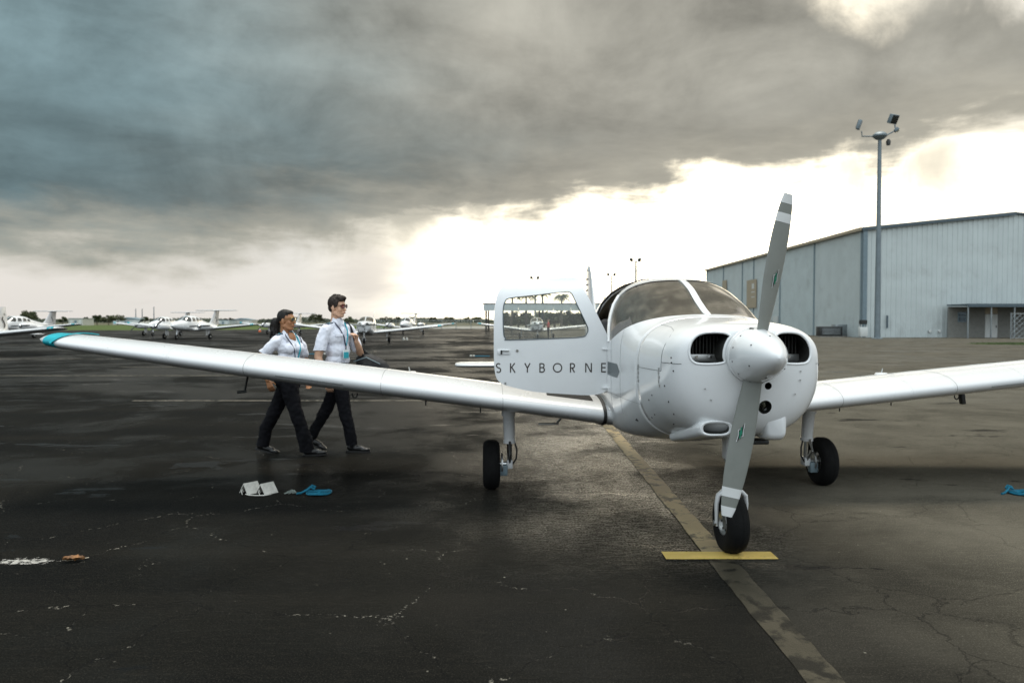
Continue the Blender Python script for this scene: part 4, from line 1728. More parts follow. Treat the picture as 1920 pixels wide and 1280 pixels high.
def wing_details(w, sg):
    for s_ in (1.405, 1.455, 2.035, 2.08, 2.40, 2.46, 3.03, 3.08, 3.53, 3.59, 4.18, 4.23, 4.7):
        rivet_ring(w, sg, s_)
    # skin joints
    for s_, wd in ((1.42, .010), (2.05, .006), (2.42, .014), (3.05, .006), (3.55, .010), (4.2, .006)):
        band(w, sg, s_, s_ + wd, .0014, M_WINGP, 'skin_joint')
    for s_ in (1.435, 2.438, 3.563):
        band(w, sg, s_, s_ + .003, .0010, M_LINE, 'skin_joint')
    # root seal
    band(w, sg, .578, .604, .010, M_SEAL, 'root_seal')
    # stall strip and leading-edge lamp window
    n = len(wing_ring(1, sg))
    k0 = 26
    le = [wing_ring(s_, sg)[k0 + 1] for s_ in frange(2.75, 3.3, .11)]
    MB().tube([(p[0], p[1] - .003, p[2]) for p in le], .0035, 5).build('stall_strip', M_LINE, w, 60)
    r0 = wing_ring(1.06, sg)
    # round inspection lens near the root
    p = Vector(r0[k0 + 5])
    q = (Vector(r0[k0 + 6]) - Vector(r0[k0 + 4])).normalized()
    nrm = Vector((0, q.z, -q.y))
    if nrm.y > 0:
        nrm = -nrm
    e1 = Vector((1, 0, sg * .13)).normalized()
    vs, m_ = [], 20
    for i in range(m_):
        a = 2 * math.pi * i / m_
        vs.append(p + e1 * (.052 * math.cos(a)) + q * (.038 * math.sin(a)) + nrm * .006)
    MB().add(vs, [tuple(range(m_))]).build('lamp_lens', mat('amber_lens', (.16, .13, .08), .2, coat=.5), w)
    # fuel cap on top
    c = wing_ring(2.28, sg)[12]
    cap = MB().lathe([(.0, .022), (.05, .020), (.062, .006), (.062, -.01)], 18, 'Z', c).build('fuel_cap', M_WINGP, w, 40)
    MB().tube([(c[0], c[1], c[2] + .018), (c[0] + .012 * sg, c[1], c[2] + .062)], [.008, .004], 6).build('cap_tab', M_ALU, cap, 60)
    # tie-down ring, drains and vents below
    lo = lambda s_, k: Vector(wing_ring(s_, sg)[k])
    p = lo(2.72, k0 + 9)
    MB().tube([p + Vector((.022 * math.cos(R(a)) * 1.0, 0, -.030 + .030 * math.sin(R(a)))) for a in range(-200, 21, 20)], .006, 6).build('tie_down_ring', M_DARK, w, 60)
    for s_ in (1.62, 2.1):
        p = lo(s_, k0 + 9)
        MB().tube([p + Vector((0, 0, .005)), p + Vector((0, 0, -.05))], .006, 6).build('fuel_drain', M_DARK, w, 60)
    # aileron and flap gaps along the trailing part
    for a, b in ((.75, 2.7), (2.75, 5.0)):
        pts = []
        for s_ in frange(a, b, .15):
            pts.append(wing_ring(s_, sg, .0012)[8])
        seam(pts, .004, 'hinge_gap', w)


def right_wing_details(w):
    sg = -1
    k0 = 26
    # L-shaped pitot mast
    p = Vector(wing_ring(3.62, sg)[k0 + 8])
    MB().tube([p + Vector((0, 0, .02)), p + Vector((-.015, 0, -.05)), p + Vector((-.030, 0, -.125))], .017, 8, flat=.5, up=(1, 0, 0)).build('pitot_mast', M_DARK, w, 60)
    MB().tube([p + Vector((-.015, 0, -.125)), p + Vector((-.085, -.03, -.130))], .012, 8).build('pitot_head', M_DARK, w, 60)
    # wing walk on the top skin by the root
    ss = frange(.67, 1.06, .065)
    rows = []
    for i, s_ in enumerate(ss):
        r_ = wing_ring(s_, sg, .0015)
        k1 = 22
        rows.append(r_[5:k1 - (1 if i == len(ss) - 1 else 0) + 0] if False else r_[5:k1])
    MB().loft(rows, cap=False, closed=False).build('wing_walk', M_WALK, w, 60)
    # teal tape round the tip with the lamp fairing left clear
    band(w, sg, 5.17, 5.285, .004, M_TEAL, 'tip_tape')
    tape = MB()
    rr = wing_ring(5.15, sg, .006)
    pts = [Vector(q) for q in rr[14:27]]
    tape.tube([q + Vector((.10 - .012 * i, -.002, .002)) for i, q in enumerate(pts)], .020, 6, flat=.25).build('tape_end', M_TEAL, w, 60)
    # boarding step behind the root
    st = MB().tube([(-.86, 2.55, .70), (-.87, 2.57, .60), (-.90, 2.60, .555)], .012, 8).build('boarding_step', M_ALU, w, 60)
    MB().rbox((-.985, 2.60, .548), (.19, .09, .018), .006).build('step_pad', M_ALU, st, 40)


def left_wing_details(w):
    p = Vector(wing_ring(2.66 + .0, 1)[26 + 8])
    p = Vector(wing_ring(2.70, 1)[26 + 8])
    MB().rbox(p + Vector((0, -.02, -.04)), (.035, .05, .11), .006, 2, Matrix.Rotation(R(-8), 3, 'Y')).build('vent_fin', M_DARK, w, 40)


# -------- tail
def make_tail(parent):
    rs = []
    for i, (z, le, te, th) in enumerate([(1.02, 5.30, 6.95, .11), (1.25, 5.62, 6.92, .11), (1.6, 5.95, 6.86, .10), (2.0, 6.20, 6.80, .085), (2.20, 6.33, 6.78, .075), (2.255, 6.38, 6.76, .04)]):
        c = te - le
        pr = naca(c, th, .0001)
        rs.append([(b, le + a, z) for a, b in pr])
    f = MB().loft(rs).build('fin', M_WINGP, parent, 55)
    # corrugated rudder beads
    for k in range(11):
        z = 1.30 + k * .083
        t_ = (z - 1.02) / 1.2
        y0 = 6.50 + .05 * t_
        y1 = 6.90 - .11 * t_
        for sg in (-1, 1):
            MB().tube([(sg * .030, y0, z), (sg * .020, (y0 + y1) / 2, z), (sg * .008, y1, z)], [.010, .011, .006], 6).build('rudder_bead', M_STRIPE if sg < 0 else M_WINGP, f, 60)
    MB().lathe([(.0, .06), (.022, .05), (.030, .0), (.030, -.02)], 12, 'Z', (0, 6.55, 2.262)).build('beacon', M_ALU, f, 50)
    for sg in (-1, 1):
        rs = []
        for s_, k in ((.0, 1), (1.75, 1), (1.88, .9), (1.94, .7), (1.965, .45)):
            c = .76 * k
            rs.append([(sg * s_, 6.22 + (.76 - c) * .35 + a, .875 + b) for a, b in naca(c, .11, .0001)])
        MB().loft(rs).build('stabilator', M_WINGP, parent, 55)
    MB().lathe([(.0, 6.98), (.05, 6.93), (.09, 6.70)], 14, 'Y', (0, 0, 1.04)).build('tail_cone', M_WINGP, parent, 50)


# -------- propeller
PROP_Z, PROP_TILT = 1.30, 10.4


def blade_rings(r0, r1, n, grow=0.0):
    ch = pchip([.10, .18, .32, .50, .68, .82, .90, .965], [.105, .112, .128, .138, .130, .108, .088, .058])
    sw = pchip([.10, .5, .965], [0, .0, .002])
    be = pchip([.10, .3, .6, .965], [40, 30, 20, 14])
    th = pchip([.10, .3, .965], [.042, .026, .009])
    rings = []
    for i in range(n + 1):
        r_ = r0 + (r1 - r0) * i / n
        c, b, t_ = ch(r_), R(be(r_)), th(r_)
        pts = []
        for j in range(18):
            q = 2 * math.pi * j / 18
            # flattened section, chord along X (leading edge at -X) with pitch about Z
            x = (c / 2 + grow) * math.copysign(abs(math.cos(q)) ** .9, math.cos(q))
            y = (t_ / 2 + grow) * math.sin(q) * (1.0 if math.sin(q) < 0 else .55)
            x += sw(r_)
            pts.append((x * math.cos(b) - y * math.sin(b), x * math.sin(b) + y * math.cos(b), r_))
        rings.append(pts)
    return rings


def make_prop(parent):
    sp = MB().lathe([(.0, -.295), (.018, -.290), (.040, -.272), (.072, -.228), (.100, -.178), (.125, -.120), (.145, -.060), (.157, -.005), (.163, .05), (.163, .075), (.150, .076)][::-1], 48, 'Y', (0, 0, PROP_Z))
    s_o = sp.build('spinner', M_PAINT, parent, 50)
    MB().lathe([(.166, .052), (.168, .060), (.168, .080), (.160, .082), (.10, .084)], 48, 'Y', (0, 0, PROP_Z)).build('spinner_backplate', M_PAINT, s_o, 40)
    for k in range(12):
        a = R(k * 30 + 12)
        MB().lathe([(.0055, -.004), (.0055, .003), (.003, .004)], 8, 'X', (0, 0, 0)).build('screw', M_DARK, s_o).matrix_local = \
            Matrix.Translation((.1565 * math.cos(a), .008, PROP_Z + .1565 * math.sin(a))) @ Matrix.Rotation(-a, 4, 'Y')
    for k in range(6):
        a = R(k * 60 + 25)
        MB().lathe([(.0045, -.003), (.0045, .003), (.003, .004)], 8, 'X', (0, 0, 0)).build('screw', M_DARK, s_o).matrix_local = \
            Matrix.Translation((.118 * math.cos(a), -.135, PROP_Z + .118 * math.sin(a))) @ Matrix.Rotation(-a, 4, 'Y')
    for k in range(2):
        b = MB().loft(blade_rings(.09, .9651, 40)).build('propeller_blade', M_PROP, parent, 60)
        # top blade moves to the viewer's left: leading edge (-X) stands forward
        b.location = (0, .02, PROP_Z)
        b.rotation_euler = (0, R(PROP_TILT + 180 * k), 0)
        for r0, r1 in ((.795, .850), (.908, .9655)):
            MB().loft(blade_rings(r0, r1, 4, .0012), cap=True).build('tip_band', M_TIP, b, 60)
        MB().rbox((-.055, .02, .142), (.03, .02, .03), .006).build('blade_cutout', M_SEAL, b, 40)
        # maker's emblem: green disc between dark wings
        be = R(25)
        def on(x, z, lift):
            y = -.0135 - lift
            return (x * math.cos(be) - y * math.sin(be), x * math.sin(be) + y * math.cos(be), z)
        w1 = [(-.010, .45), (-.013, .48), (-.004, .485), (.013, .52), (.010, .478), (.014, .45), (.004, .445), (-.010, .405), (-.011, .435)]
        w0 = [(x * 1.35 - .0, .4625 + (z - .4625) * 1.08) for x, z in w1]
        em = MB().add([on(x + .01, z, .0010) for x, z in w0], [tuple(range(len(w0)))]).build('emblem', M_TIP, b)
        MB().add([on(x + .01, z, .0022) for x, z in w1], [tuple(range(len(w1)))]).build('emblem_wings', M_SEAL, em)
        MB().add([on(.01 + .009 * math.cos(R(a)), .4625 + .017 * math.sin(R(a)), .0034) for a in range(0, 360, 20)], [tuple(range(18))]).build('emblem_disc', mat('emblem_green', (.0, .16, .09), .4), em)
        for zz in (.438, .488):
            MB().add([on(.01 + x, zz + z, .0030) for x, z in ((-.004, -.008), (.004, -.008), (.005, .008), (-.004, .008))], [(0, 1, 2, 3)]).build('emblem_bar', MATS['emblem_green'], em)


# -------- landing gear
def wheel(parent, c, r_, w, hub=.10):
    hw = w / 2
    prof = [(hub, -hw * .75), (r_ * .72, -hw), (r_ * .88, -hw * .92), (r_ * .97, -hw * .62), (r_, -hw * .25), (r_, hw * .25), (r_ * .97, hw * .62), (r_ * .88, hw * .92), (r_ * .72, hw), (hub, hw * .75)]
    t = MB().lathe(prof, 40, 'X', c, cap=False).build('tyre', M_RUB, parent, 50)
    for x in (-.018, .018):
        MB().lathe([(r_ - .003, x - .003), (r_ + .0012, x - .002), (r_ + .0012, x + .002), (r_ - .003, x + .003)], 40, 'X', c, cap=False).build('tread_rib', M_RUB, t, 50)
    rim = MB().lathe([(.0, -hw * .55), (hub * .5, -hw * .6), (hub * .92, -hw * .45), (hub * 1.05, -hw * .78), (hub * 1.08, -hw * .70), (hub * 1.08, hw * .70), (hub * 1.05, hw * .78), (hub * .92, hw * .45), (hub * .5, hw * .6), (.0, hw * .55)], 28, 'X', c, cap=False).build('rim', M_ALU, t, 40)
    for k in range(6):
        a = R(k * 60)
        for sg in (-1, 1):
            MB().lathe([(.008, -.006), (.008, .006)], 6, 'X', (c[0] + sg * hw * .55, c[1] + hub * .62 * math.cos(a), c[2] + hub * .62 * math.sin(a))).build('wheel_bolt', M_DARK, rim)
    return t


def main_gear(parent, sg):
    x, y = sg * 1.37, 2.36
    zt = W_Z(1.37) - .06
    g = MB().tube([(x, y - .07, zt), (x - sg * .01, y - .04, .43)], [.056, .050], 20).build('main_strut', M_WINGP, parent, 50)
    MB().lathe([(.062, zt - .10), (.062, zt - .06), (.056, zt - .055)], 20, 'Z', (x, y - .063, 0)).build('strut_collar', M_WINGP, g, 40)
    MB().lathe([(.056, 0), (.056, .03), (.03, .035)][::-1], 20, 'Z', (x - sg * .01, y - .04, .415)).build('strut_gland', M_WINGP, g, 40)
    MB().tube([(x - sg * .01, y - .04, .43), (x - sg * .012, y - .035, .25)], .024, 16).build('oleo_piston', M_CHROME, g, 50)
    tl = MB()
    tl.tube([(x - sg * .01, y - .10, .43), (x - sg * .015, y - .17, .345)], [.022, .012], 8, flat=.5, up=(1, 0, 0))
    tl.tube([(x - sg * .015, y - .17, .345), (x - sg * .012, y - .06, .255)], [.012, .022], 8, flat=.5, up=(1, 0, 0))
    tl.build('torque_link', M_DARK if sg < 0 else M_ALU, g, 60)
    fk = MB().rbox((x - sg * .012, y - .02, .225), (.055, .10, .08), .012).build('axle_block', M_WINGP, g, 40)
    MB().tube([(x - sg * .03, y, .22), (x + sg * .20, y, .22)], .022, 12).build('axle', M_CHROME, g, 50)
    MB().lathe([(.03, -.008), (.10, -.008), (.10, .006), (.03, .006)], 24, 'X', (x + sg * .055, y, .22)).build('brake_disc', M_ALU, g, 40)
    MB().rbox((x + sg * .045, y - .055, .175), (.075, .06, .095), .01).build('brake_caliper', M_TRIM, g, 40)
    hz = [(x - sg * .055, y - .06, .42), (x - sg * .075, y - .07, .36), (x - sg * .07, y - .06, .28), (x - sg * .02, y - .055, .20), (x + sg * .04, y - .06, .20)]
    MB().tube(hz, .008, 6).build('brake_hose', M_SEAL, g, 60)
    wheel(g, (x + sg * .152, y, .218), .22, .152, .095)
    return g


def nose_gear(parent):
    y = .44
    g = MB().rbox((0, y + .01, .71), (.10, .11, .22), .022, 3).build('nose_leg_housing', M_WINGP, parent, 40)
    MB().rbox((0, y + .005, .60), (.075, .085, .03), .01).build('housing_clamp', M_ALU, g, 40)
    MB().tube([(0, y, .62), (0, y - .01, .40)], .026, 18).build('oleo_piston', M_CHROME, g, 50)
    tl = MB()
    for sx in (-.028, .028):
        tl.tube([(sx, y - .05, .60), (sx * .6 - .02, y - .10, .50)], .009, 6)
        tl.tube([(sx * .6 - .02, y - .10, .50), (sx, y - .035, .405)], .009, 6)
    tl.build('torque_link', M_WINGP, g, 60)
    MB().rbox((-.02, y - .035, .405), (.055, .05, .05), .01).build('link_lug', M_ALU, g, 40)
    fk = MB()
    for sg in (-1, 1):
        pts = [(0, y - .005, .405), (sg * .055, y - .005, .408), (sg * .088, y, .375), (sg * .096, y + .005, .32), (sg * .094, y + .012, .20), (sg * .092, y + .012, .175)]
        fk.tube(pts, [.022, .026, .028, .026, .020, .018], 10, flat=.55, up=(0, 1, 0) if False else None)
    fk.build('nose_fork', M_WINGP, g, 60)
    for sg in (-1, 1):
        MB().lathe([(.0, -.012), (.018, -.012), (.018, .012), (.0, .012)], 12, 'X', (sg * .102, y + .012, .192)).build('axle_nut', M_ALU, g, 40)
    wheel(g, (0, y + .012, .193), .195, .142, .078)
    MB().tube([(0, y + .10, .68), (.10, y + .26, .72)], .012, 8).build('steering_rod', M_ALU, g, 60)
    MB().rbox((.13, y - .06, .735), (.15, .10, .03), .01).build('exhaust_stub', M_DARK, g, 40)
    return g


PX, PY, PYAW = 1.447, 4.30, math.atan(.048)
plane = thing('training_aircraft', 'white low-wing propeller aircraft with open cabin door and SKYBORNE lettering', 'aircraft', (PX, PY, 0), PYAW)
cowl = make_cowling(plane)
cowl_details(cowl)
fus = make_fuselage(plane, True)
door_frame_details(fus)
make_cabin(plane)
make_door(plane)
wings = {}
for sg in (-1, 1):
    wings[sg] = make_wing(plane, sg)
    wing_details(wings[sg], sg)
right_wing_details(wings[-1])
left_wing_details(wings[1])
make_tail(plane)
make_prop(plane)
for sg in (-1, 1):
    main_gear(plane, sg)
nose_gear(plane)
# ================================================================== PEOPLE
M_SHIRT = mat('white_uniform_shirt', (.74, .76, .84), .85, var=.05, vscale=9, bump=.35, bscale=28, sheen=.2)
M_TROUS = mat('black_uniform_trousers', (.0075, .0075, .0095), .92, spec=.15, var=.2, vscale=8, bump=.3, bscale=25)
M_SHOE = mat('black_leather', (.010, .010, .010), .28, var=.2, vscale=10)
M_SKIN1 = mat('light_skin', (.56, .33, .215), .5, var=.08, vscale=14)
M_SKIN2 = mat('brown_skin', (.33, .150, .068), .48, var=.08, vscale=14)
M_HAIR = mat('dark_brown_hair', (.022, .014, .010), .6, spec=.3, var=.3, vscale=60, bump=.3, bscale=200)
M_HAIR2 = mat('black_hair', (.010, .008, .007), .55, spec=.3, var=.3, vscale=60, bump=.3, bscale=200)
M_NAVY = mat('navy_ribbon', (.012, .016, .045), .6)
M_TEALR = mat('teal_ribbon', (.02, .36, .44), .6)
M_BAG = mat('black_bag_fabric', (.012, .012, .013), .7, var=.2, vscale=9, bump=.4, bscale=50)
M_LIP = mat('lips', (.42, .16, .14), .4)
M_SHADE = mat('red_brown_lens', (.16, .035, .028), .08, coat=.6)
M_SHADE2 = mat('dark_lens', (.012, .010, .010), .08, coat=.6)
M_GOLD = mat('gold_frame', (.5, .36, .14), .25, metal=1)
M_CARD = mat('id_card', (.72, .78, .78), .35)


class Body:
    """capsules and ellipsoids fused into one continuous surface"""
    def __init__(s):
        s.mb = MB()

    def cap(s, p, r0, q, r1, n=14):
        p, q = Vector(p), Vector(q)
        d = q - p
        L = d.length
        d = d / L if L > 1e-6 else Vector((0, 0, 1))
        u = d.orthogonal().normalized()
        w = d.cross(u)
        rs = []
        for a in (-88, -60, -30, 0):
            rs.append((p + d * (r0 * math.sin(R(a))), r0 * math.cos(R(a))))
        for a in (0, 30, 60, 88):
            rs.append((q + d * (r1 * math.sin(R(a))), r1 * math.cos(R(a))))
        s.mb.loft([[c + (u * math.cos(2 * math.pi * j / n) + w * math.sin(2 * math.pi * j / n)) * r_ for j in range(n)] for c, r_ in rs])
        return s

    def chain(s, pts):
        for (p, r0), (q, r1) in zip(pts[:-1], pts[1:]):
            s.cap(p, r0, q, r1)
        return s

    def ell(s, c, r_, rot=None, n=16):
        rings = []
        for i in range(n - 1):
            a = math.pi * (i + 1) / n - math.pi / 2
            ring_ = []
            for j in range(n):
                b = 2 * math.pi * j / n
                p = Vector((r_[0] * math.cos(a) * math.cos(b), r_[1] * math.cos(a) * math.sin(b), r_[2] * math.sin(a)))
                if rot is not None:
                    p = rot @ p
                ring_.append(p + Vector(c))
            rings.append(ring_)
        s.mb.loft(rings)
        return s

    def build(s, name, m, parent, voxel=.009, smooth=4, amp=0.0, freq=10, seed=0, cuts=()):
        o = s.mb.build('tmp', m)
        md = o.modifiers.new('r', 'REMESH')
        md.mode = 'VOXEL'
        md.voxel_size = voxel
        if smooth:
            sm = o.modifiers.new('s', 'SMOOTH')
            sm.iterations = smooth
            sm.factor = .5
        bpy.context.view_layer.update()
        me = bpy.data.meshes.new_from_object(o.evaluated_get(bpy.context.evaluated_depsgraph_get()))
        drop(o)
        if amp:
            ns = [v.normal.copy() for v in me.vertices]
            for v, n_ in zip(me.vertices, ns):
                q = v.co * freq + Vector((seed, 0, 0))
                k = noise.noise(Vector((q.x, q.y, q.z * .55))) + .5 * noise.noise(q * 2.3)
                v.co += n_ * (k * amp)
        if cuts:
            # straight hems: cut across the limb, only within reach of the given point
            bm = bmesh.new()
            bm.from_mesh(me)
            for co, no, reach in cuts:
                co, no = Vector(co), Vector(no).normalized()
                fs = [f for f in bm.faces if (f.calc_center_median() - co).length < reach]
                geom = set(fs)
                for f in fs:
                    geom.update(f.edges)
                    geom.update(f.verts)
                bmesh.ops.bisect_plane(bm, geom=list(geom), plane_co=co, plane_no=no, clear_outer=True, dist=1e-6)
            bmesh.ops.holes_fill(bm, edges=[e for e in bm.edges if e.is_boundary], sides=0)
            bm.to_mesh(me)
            bm.free()
            return link(name, me, m, parent, 50)
        return link(name, me, m, parent, 180)


def rz(a):
    return Matrix.Rotation(R(a), 3, 'Z')


def add_head(t, c, yaw, tilt, hs, skin, hair, lens, frame, style):
    """c: head centre (between the ears); yaw: 0 looks along +X, negative turns towards -Y"""
    q = rz(yaw) @ Matrix.Rotation(R(tilt), 3, 'Y')
    P = lambda x, y, z: Vector(c) + q @ (Vector((x, y, z)) * hs)
    b = Body()
    b.ell(P(-.012, 0, .030), (.094 * hs, .074 * hs, .094 * hs), q)
    b.ell(P(.028, 0, -.030), (.060 * hs, .058 * hs, .085 * hs), q)
    b.ell(P(.052, 0, -.088), (.030 * hs, .034 * hs, .026 * hs), q)
    b.ell(P(.060, 0, .035), (.030 * hs, .052 * hs, .030 * hs), q)
    b.cap(P(.082, 0, .012), .009 * hs, P(.104, 0, -.026), .014 * hs)
    b.ell(P(.090, 0, -.056), (.012 * hs, .025 * hs, .012 * hs), q)
    for sg in (-1, 1):
        b.ell(P(.058, sg * .036, -.022), (.026 * hs, .024 * hs, .026 * hs), q)
        b.ell(P(-.005, sg * .076, -.008), (.020 * hs, .010 * hs, .032 * hs), q @ Matrix.Rotation(R(sg * -18), 3, 'Z'))
        b.cap(P(.0, sg * .045, -.06), .030 * hs, P(.045, sg * .025, -.090), .022 * hs)
    b.chain([(P(-.02, 0, -.05), .052 * hs), (P(-.025, 0, -.14), .050 * hs), (P(-.04, 0, -.23), .058 * hs)])
    h = b.build('head', skin, t, .0045, 3)
    MB().tube([P(.098, -.018, -.057), P(.1035, 0, -.0575), P(.098, .018, -.057)], [.003 * hs, .005 * hs, .003 * hs], 6).build('lips', M_LIP, h, 60)
    # hair
    g = Body()
    if style == 'short':
        g.ell(P(-.026, 0, .052), (.096 * hs, .084 * hs, .088 * hs), q)
        g.ell(P(.036, .008, .108), (.060 * hs, .066 * hs, .032 * hs), q)
        g.ell(P(.062, -.022, .092), (.026 * hs, .034 * hs, .024 * hs), q)
        g.ell(P(-.062, 0, .0), (.050 * hs, .066 * hs, .062 * hs), q)
        for sg in (-1, 1):
            g.ell(P(.018, sg * .066, .045), (.030 * hs, .016 * hs, .042 * hs), q)
            g.ell(P(.008, sg * .071, .005), (.011 * hs, .009 * hs, .028 * hs), q)
        rnd = random.Random(4)
        for k in range(46):
            a, e = rnd.uniform(0, 6.28), rnd.uniform(.1, 1.3)
            d = Vector((math.cos(a) * math.cos(e), math.sin(a) * math.cos(e), math.sin(e)))
            p0 = Vector((-.02 + d.x * .088, d.y * .076, .052 + d.z * .088))
            g.cap(P(*p0), .012 * hs, P(p0.x + d.x * .012 + rnd.uniform(0, .02), p0.y + d.y * .010, p0.z + d.z * .018), .004 * hs, 6)
        ho = g.build('hair', hair, t, .0045, 1, .003, 60)
    else:
        g.ell(P(-.024, 0, .045), (.093 * hs, .080 * hs, .088 * hs), q)
        g.ell(P(.030, 0, .090), (.045 * hs, .060 * hs, .030 * hs), q)
        g.ell(P(-.075, 0, .015), (.045 * hs, .060 * hs, .060 * hs), q)
        g.chain([(P(-.10, 0, .005), .038 * hs), (P(-.145, .0, -.02), .056 * hs), (P(-.160, .01, -.075), .062 * hs), (P(-.150, .01, -.145), .050 * hs), (P(-.145, .01, -.20), .026 * hs)])
        rnd = random.Random(9)
        for k in range(26):
            a = rnd.uniform(0, 6.28)
            z0 = rnd.uniform(-.16, .0)
            p0 = Vector((-.152 + .045 * math.cos(a), .045 * math.sin(a), z0))
            g.cap(P(*p0), .012 * hs, P(p0.x + .016 * math.cos(a), p0.y + .016 * math.sin(a), p0.z - rnd.uniform(.03, .08)), .004 * hs, 6)
        ho = g.build('hair', hair, t, .0045, 2, .004, 45)
    # sunglasses
    gl = MB()
    for sg in (-1, 1):
        cs = [P(.104 - .016 * (abs(math.cos(R(a))) * .5 + .5) * (1 if math.cos(R(a)) * sg > 0 else .2), sg * .033 + .026 * math.cos(R(a)), .016 + .022 * math.sin(R(a))) for a in range(0, 360, 24)]
        gl.add(cs, [tuple(range(len(cs)))])
        gl.add([p - (q @ Vector((.004, 0, 0))) for p in cs], [tuple(range(len(cs)))[::-1]])
    go = gl.build('sunglasses', lens, h, None)
    fr = MB()
    for sg in (-1, 1):
        cs = [P(.105 - .016 * (abs(math.cos(R(a))) * .5 + .5) * (1 if math.cos(R(a)) * sg > 0 else .2), sg * .033 + .027 * math.cos(R(a)), .016 + .023 * math.sin(R(a))) for a in range(0, 361, 24)]
        fr.tube(cs, .0022 * hs, 5, cap=False)
        fr.tube([P(.088, sg * .060, .022), P(.04, sg * .078, .018), P(-.01, sg * .080, .008)], .0028 * hs, 5)
    fr.tube([P(.103, -.008, .020), P(.106, 0, .022), P(.103, .008, .020)], .0024 * hs, 5)
    fr.build('frame', frame, go, 60)
    return h


def hand(b, w, d, nrm, s_=1.0, curl=35, side=1):
    """palm from wrist w along d, palm facing nrm; five fingers"""
    d, nrm = Vector(d).normalized(), Vector(nrm).normalized()
    nrm = (nrm - d * nrm.dot(d)).normalized()
    x = d.cross(nrm) * side
    w = Vector(w)
    for k in (-1, -.33, .33, 1):
        b.cap(w + x * (.014 * k) * s_, .014 * s_, w + d * .085 * s_ + x * (.028 * k) * s_, .012 * s_, 8)
    for k, ln in zip((-1, -.33, .33, 1), (.070, .082, .086, .068)):
        p = w + d * .088 * s_ + x * (.029 * k) * s_
        dd = d.copy()
        for j, f in enumerate((.45, .32, .23)):
            a = R(curl)
            dd = (dd * math.cos(a) + nrm * math.sin(a)).normalized()
            p2 = p + dd * ln * f * s_
            b.cap(p, (.0092 - .0008 * j) * s_, p2, (.0086 - .0008 * j) * s_, 8)
            p = p2
    p = w + d * .025 * s_ + x * .022 * s_
    p1 = p + (d * .55 + x * .7 + nrm * .3).normalized() * .040 * s_
    p2 = p1 + (d * .8 + x * .2 + nrm * .5).normalized() * .034 * s_
    b.cap(p, .014 * s_, p1, .011 * s_, 8)
    b.cap(p1, .010 * s_, p2, .009 * s_, 8)


def shoe(t, ank, toe_dir, pitch, L=.27):
    """ankle position, heading, pitch of the sole (toes down positive)"""
    d = Vector(toe_dir).normalized()
    sd = Vector((-d.y, d.x, 0))
    q = Matrix((d, sd, Vector((0, 0, 1)))).transposed() @ Matrix.Rotation(R(pitch), 3, 'Y')
    P = lambda x, y, z: Vector(ank) + q @ Vector((x, y, z))
    b = Body()
    b.ell(P(-.01, 0, -.045), (.060, .038, .045), q)
    b.ell(P(.07, 0, -.055), (.090, .040, .036), q)
    b.ell(P(.14, 0, -.066), (.070, .044, .026), q)
    b.cap(P(0, 0, .02), .042, P(0, 0, -.03), .040)
    o = b.build('shoe', M_SHOE, t, .007, 3)
    sol = []
    for x in (-.072, -.05, -.01, .04, .10, .16, .195, .212):
        hw = {-.072: .018, -.05: .032, -.01: .034, .04: .034, .10: .043, .16: .042, .195: .028, .212: .010}[x]
        sol.append([P(x, -hw, -.078), P(x, hw, -.078), P(x, hw, -.096), P(x, -hw, -.096)])
    MB().loft(sol).build('sole', M_SEAL, o, 40)
    return o


def ribbon_strap(pts, w, th, m, name, parent, up):
    return MB().tube(pts, w, 8, flat=th / w, up=up).build(name, m, parent, 60)


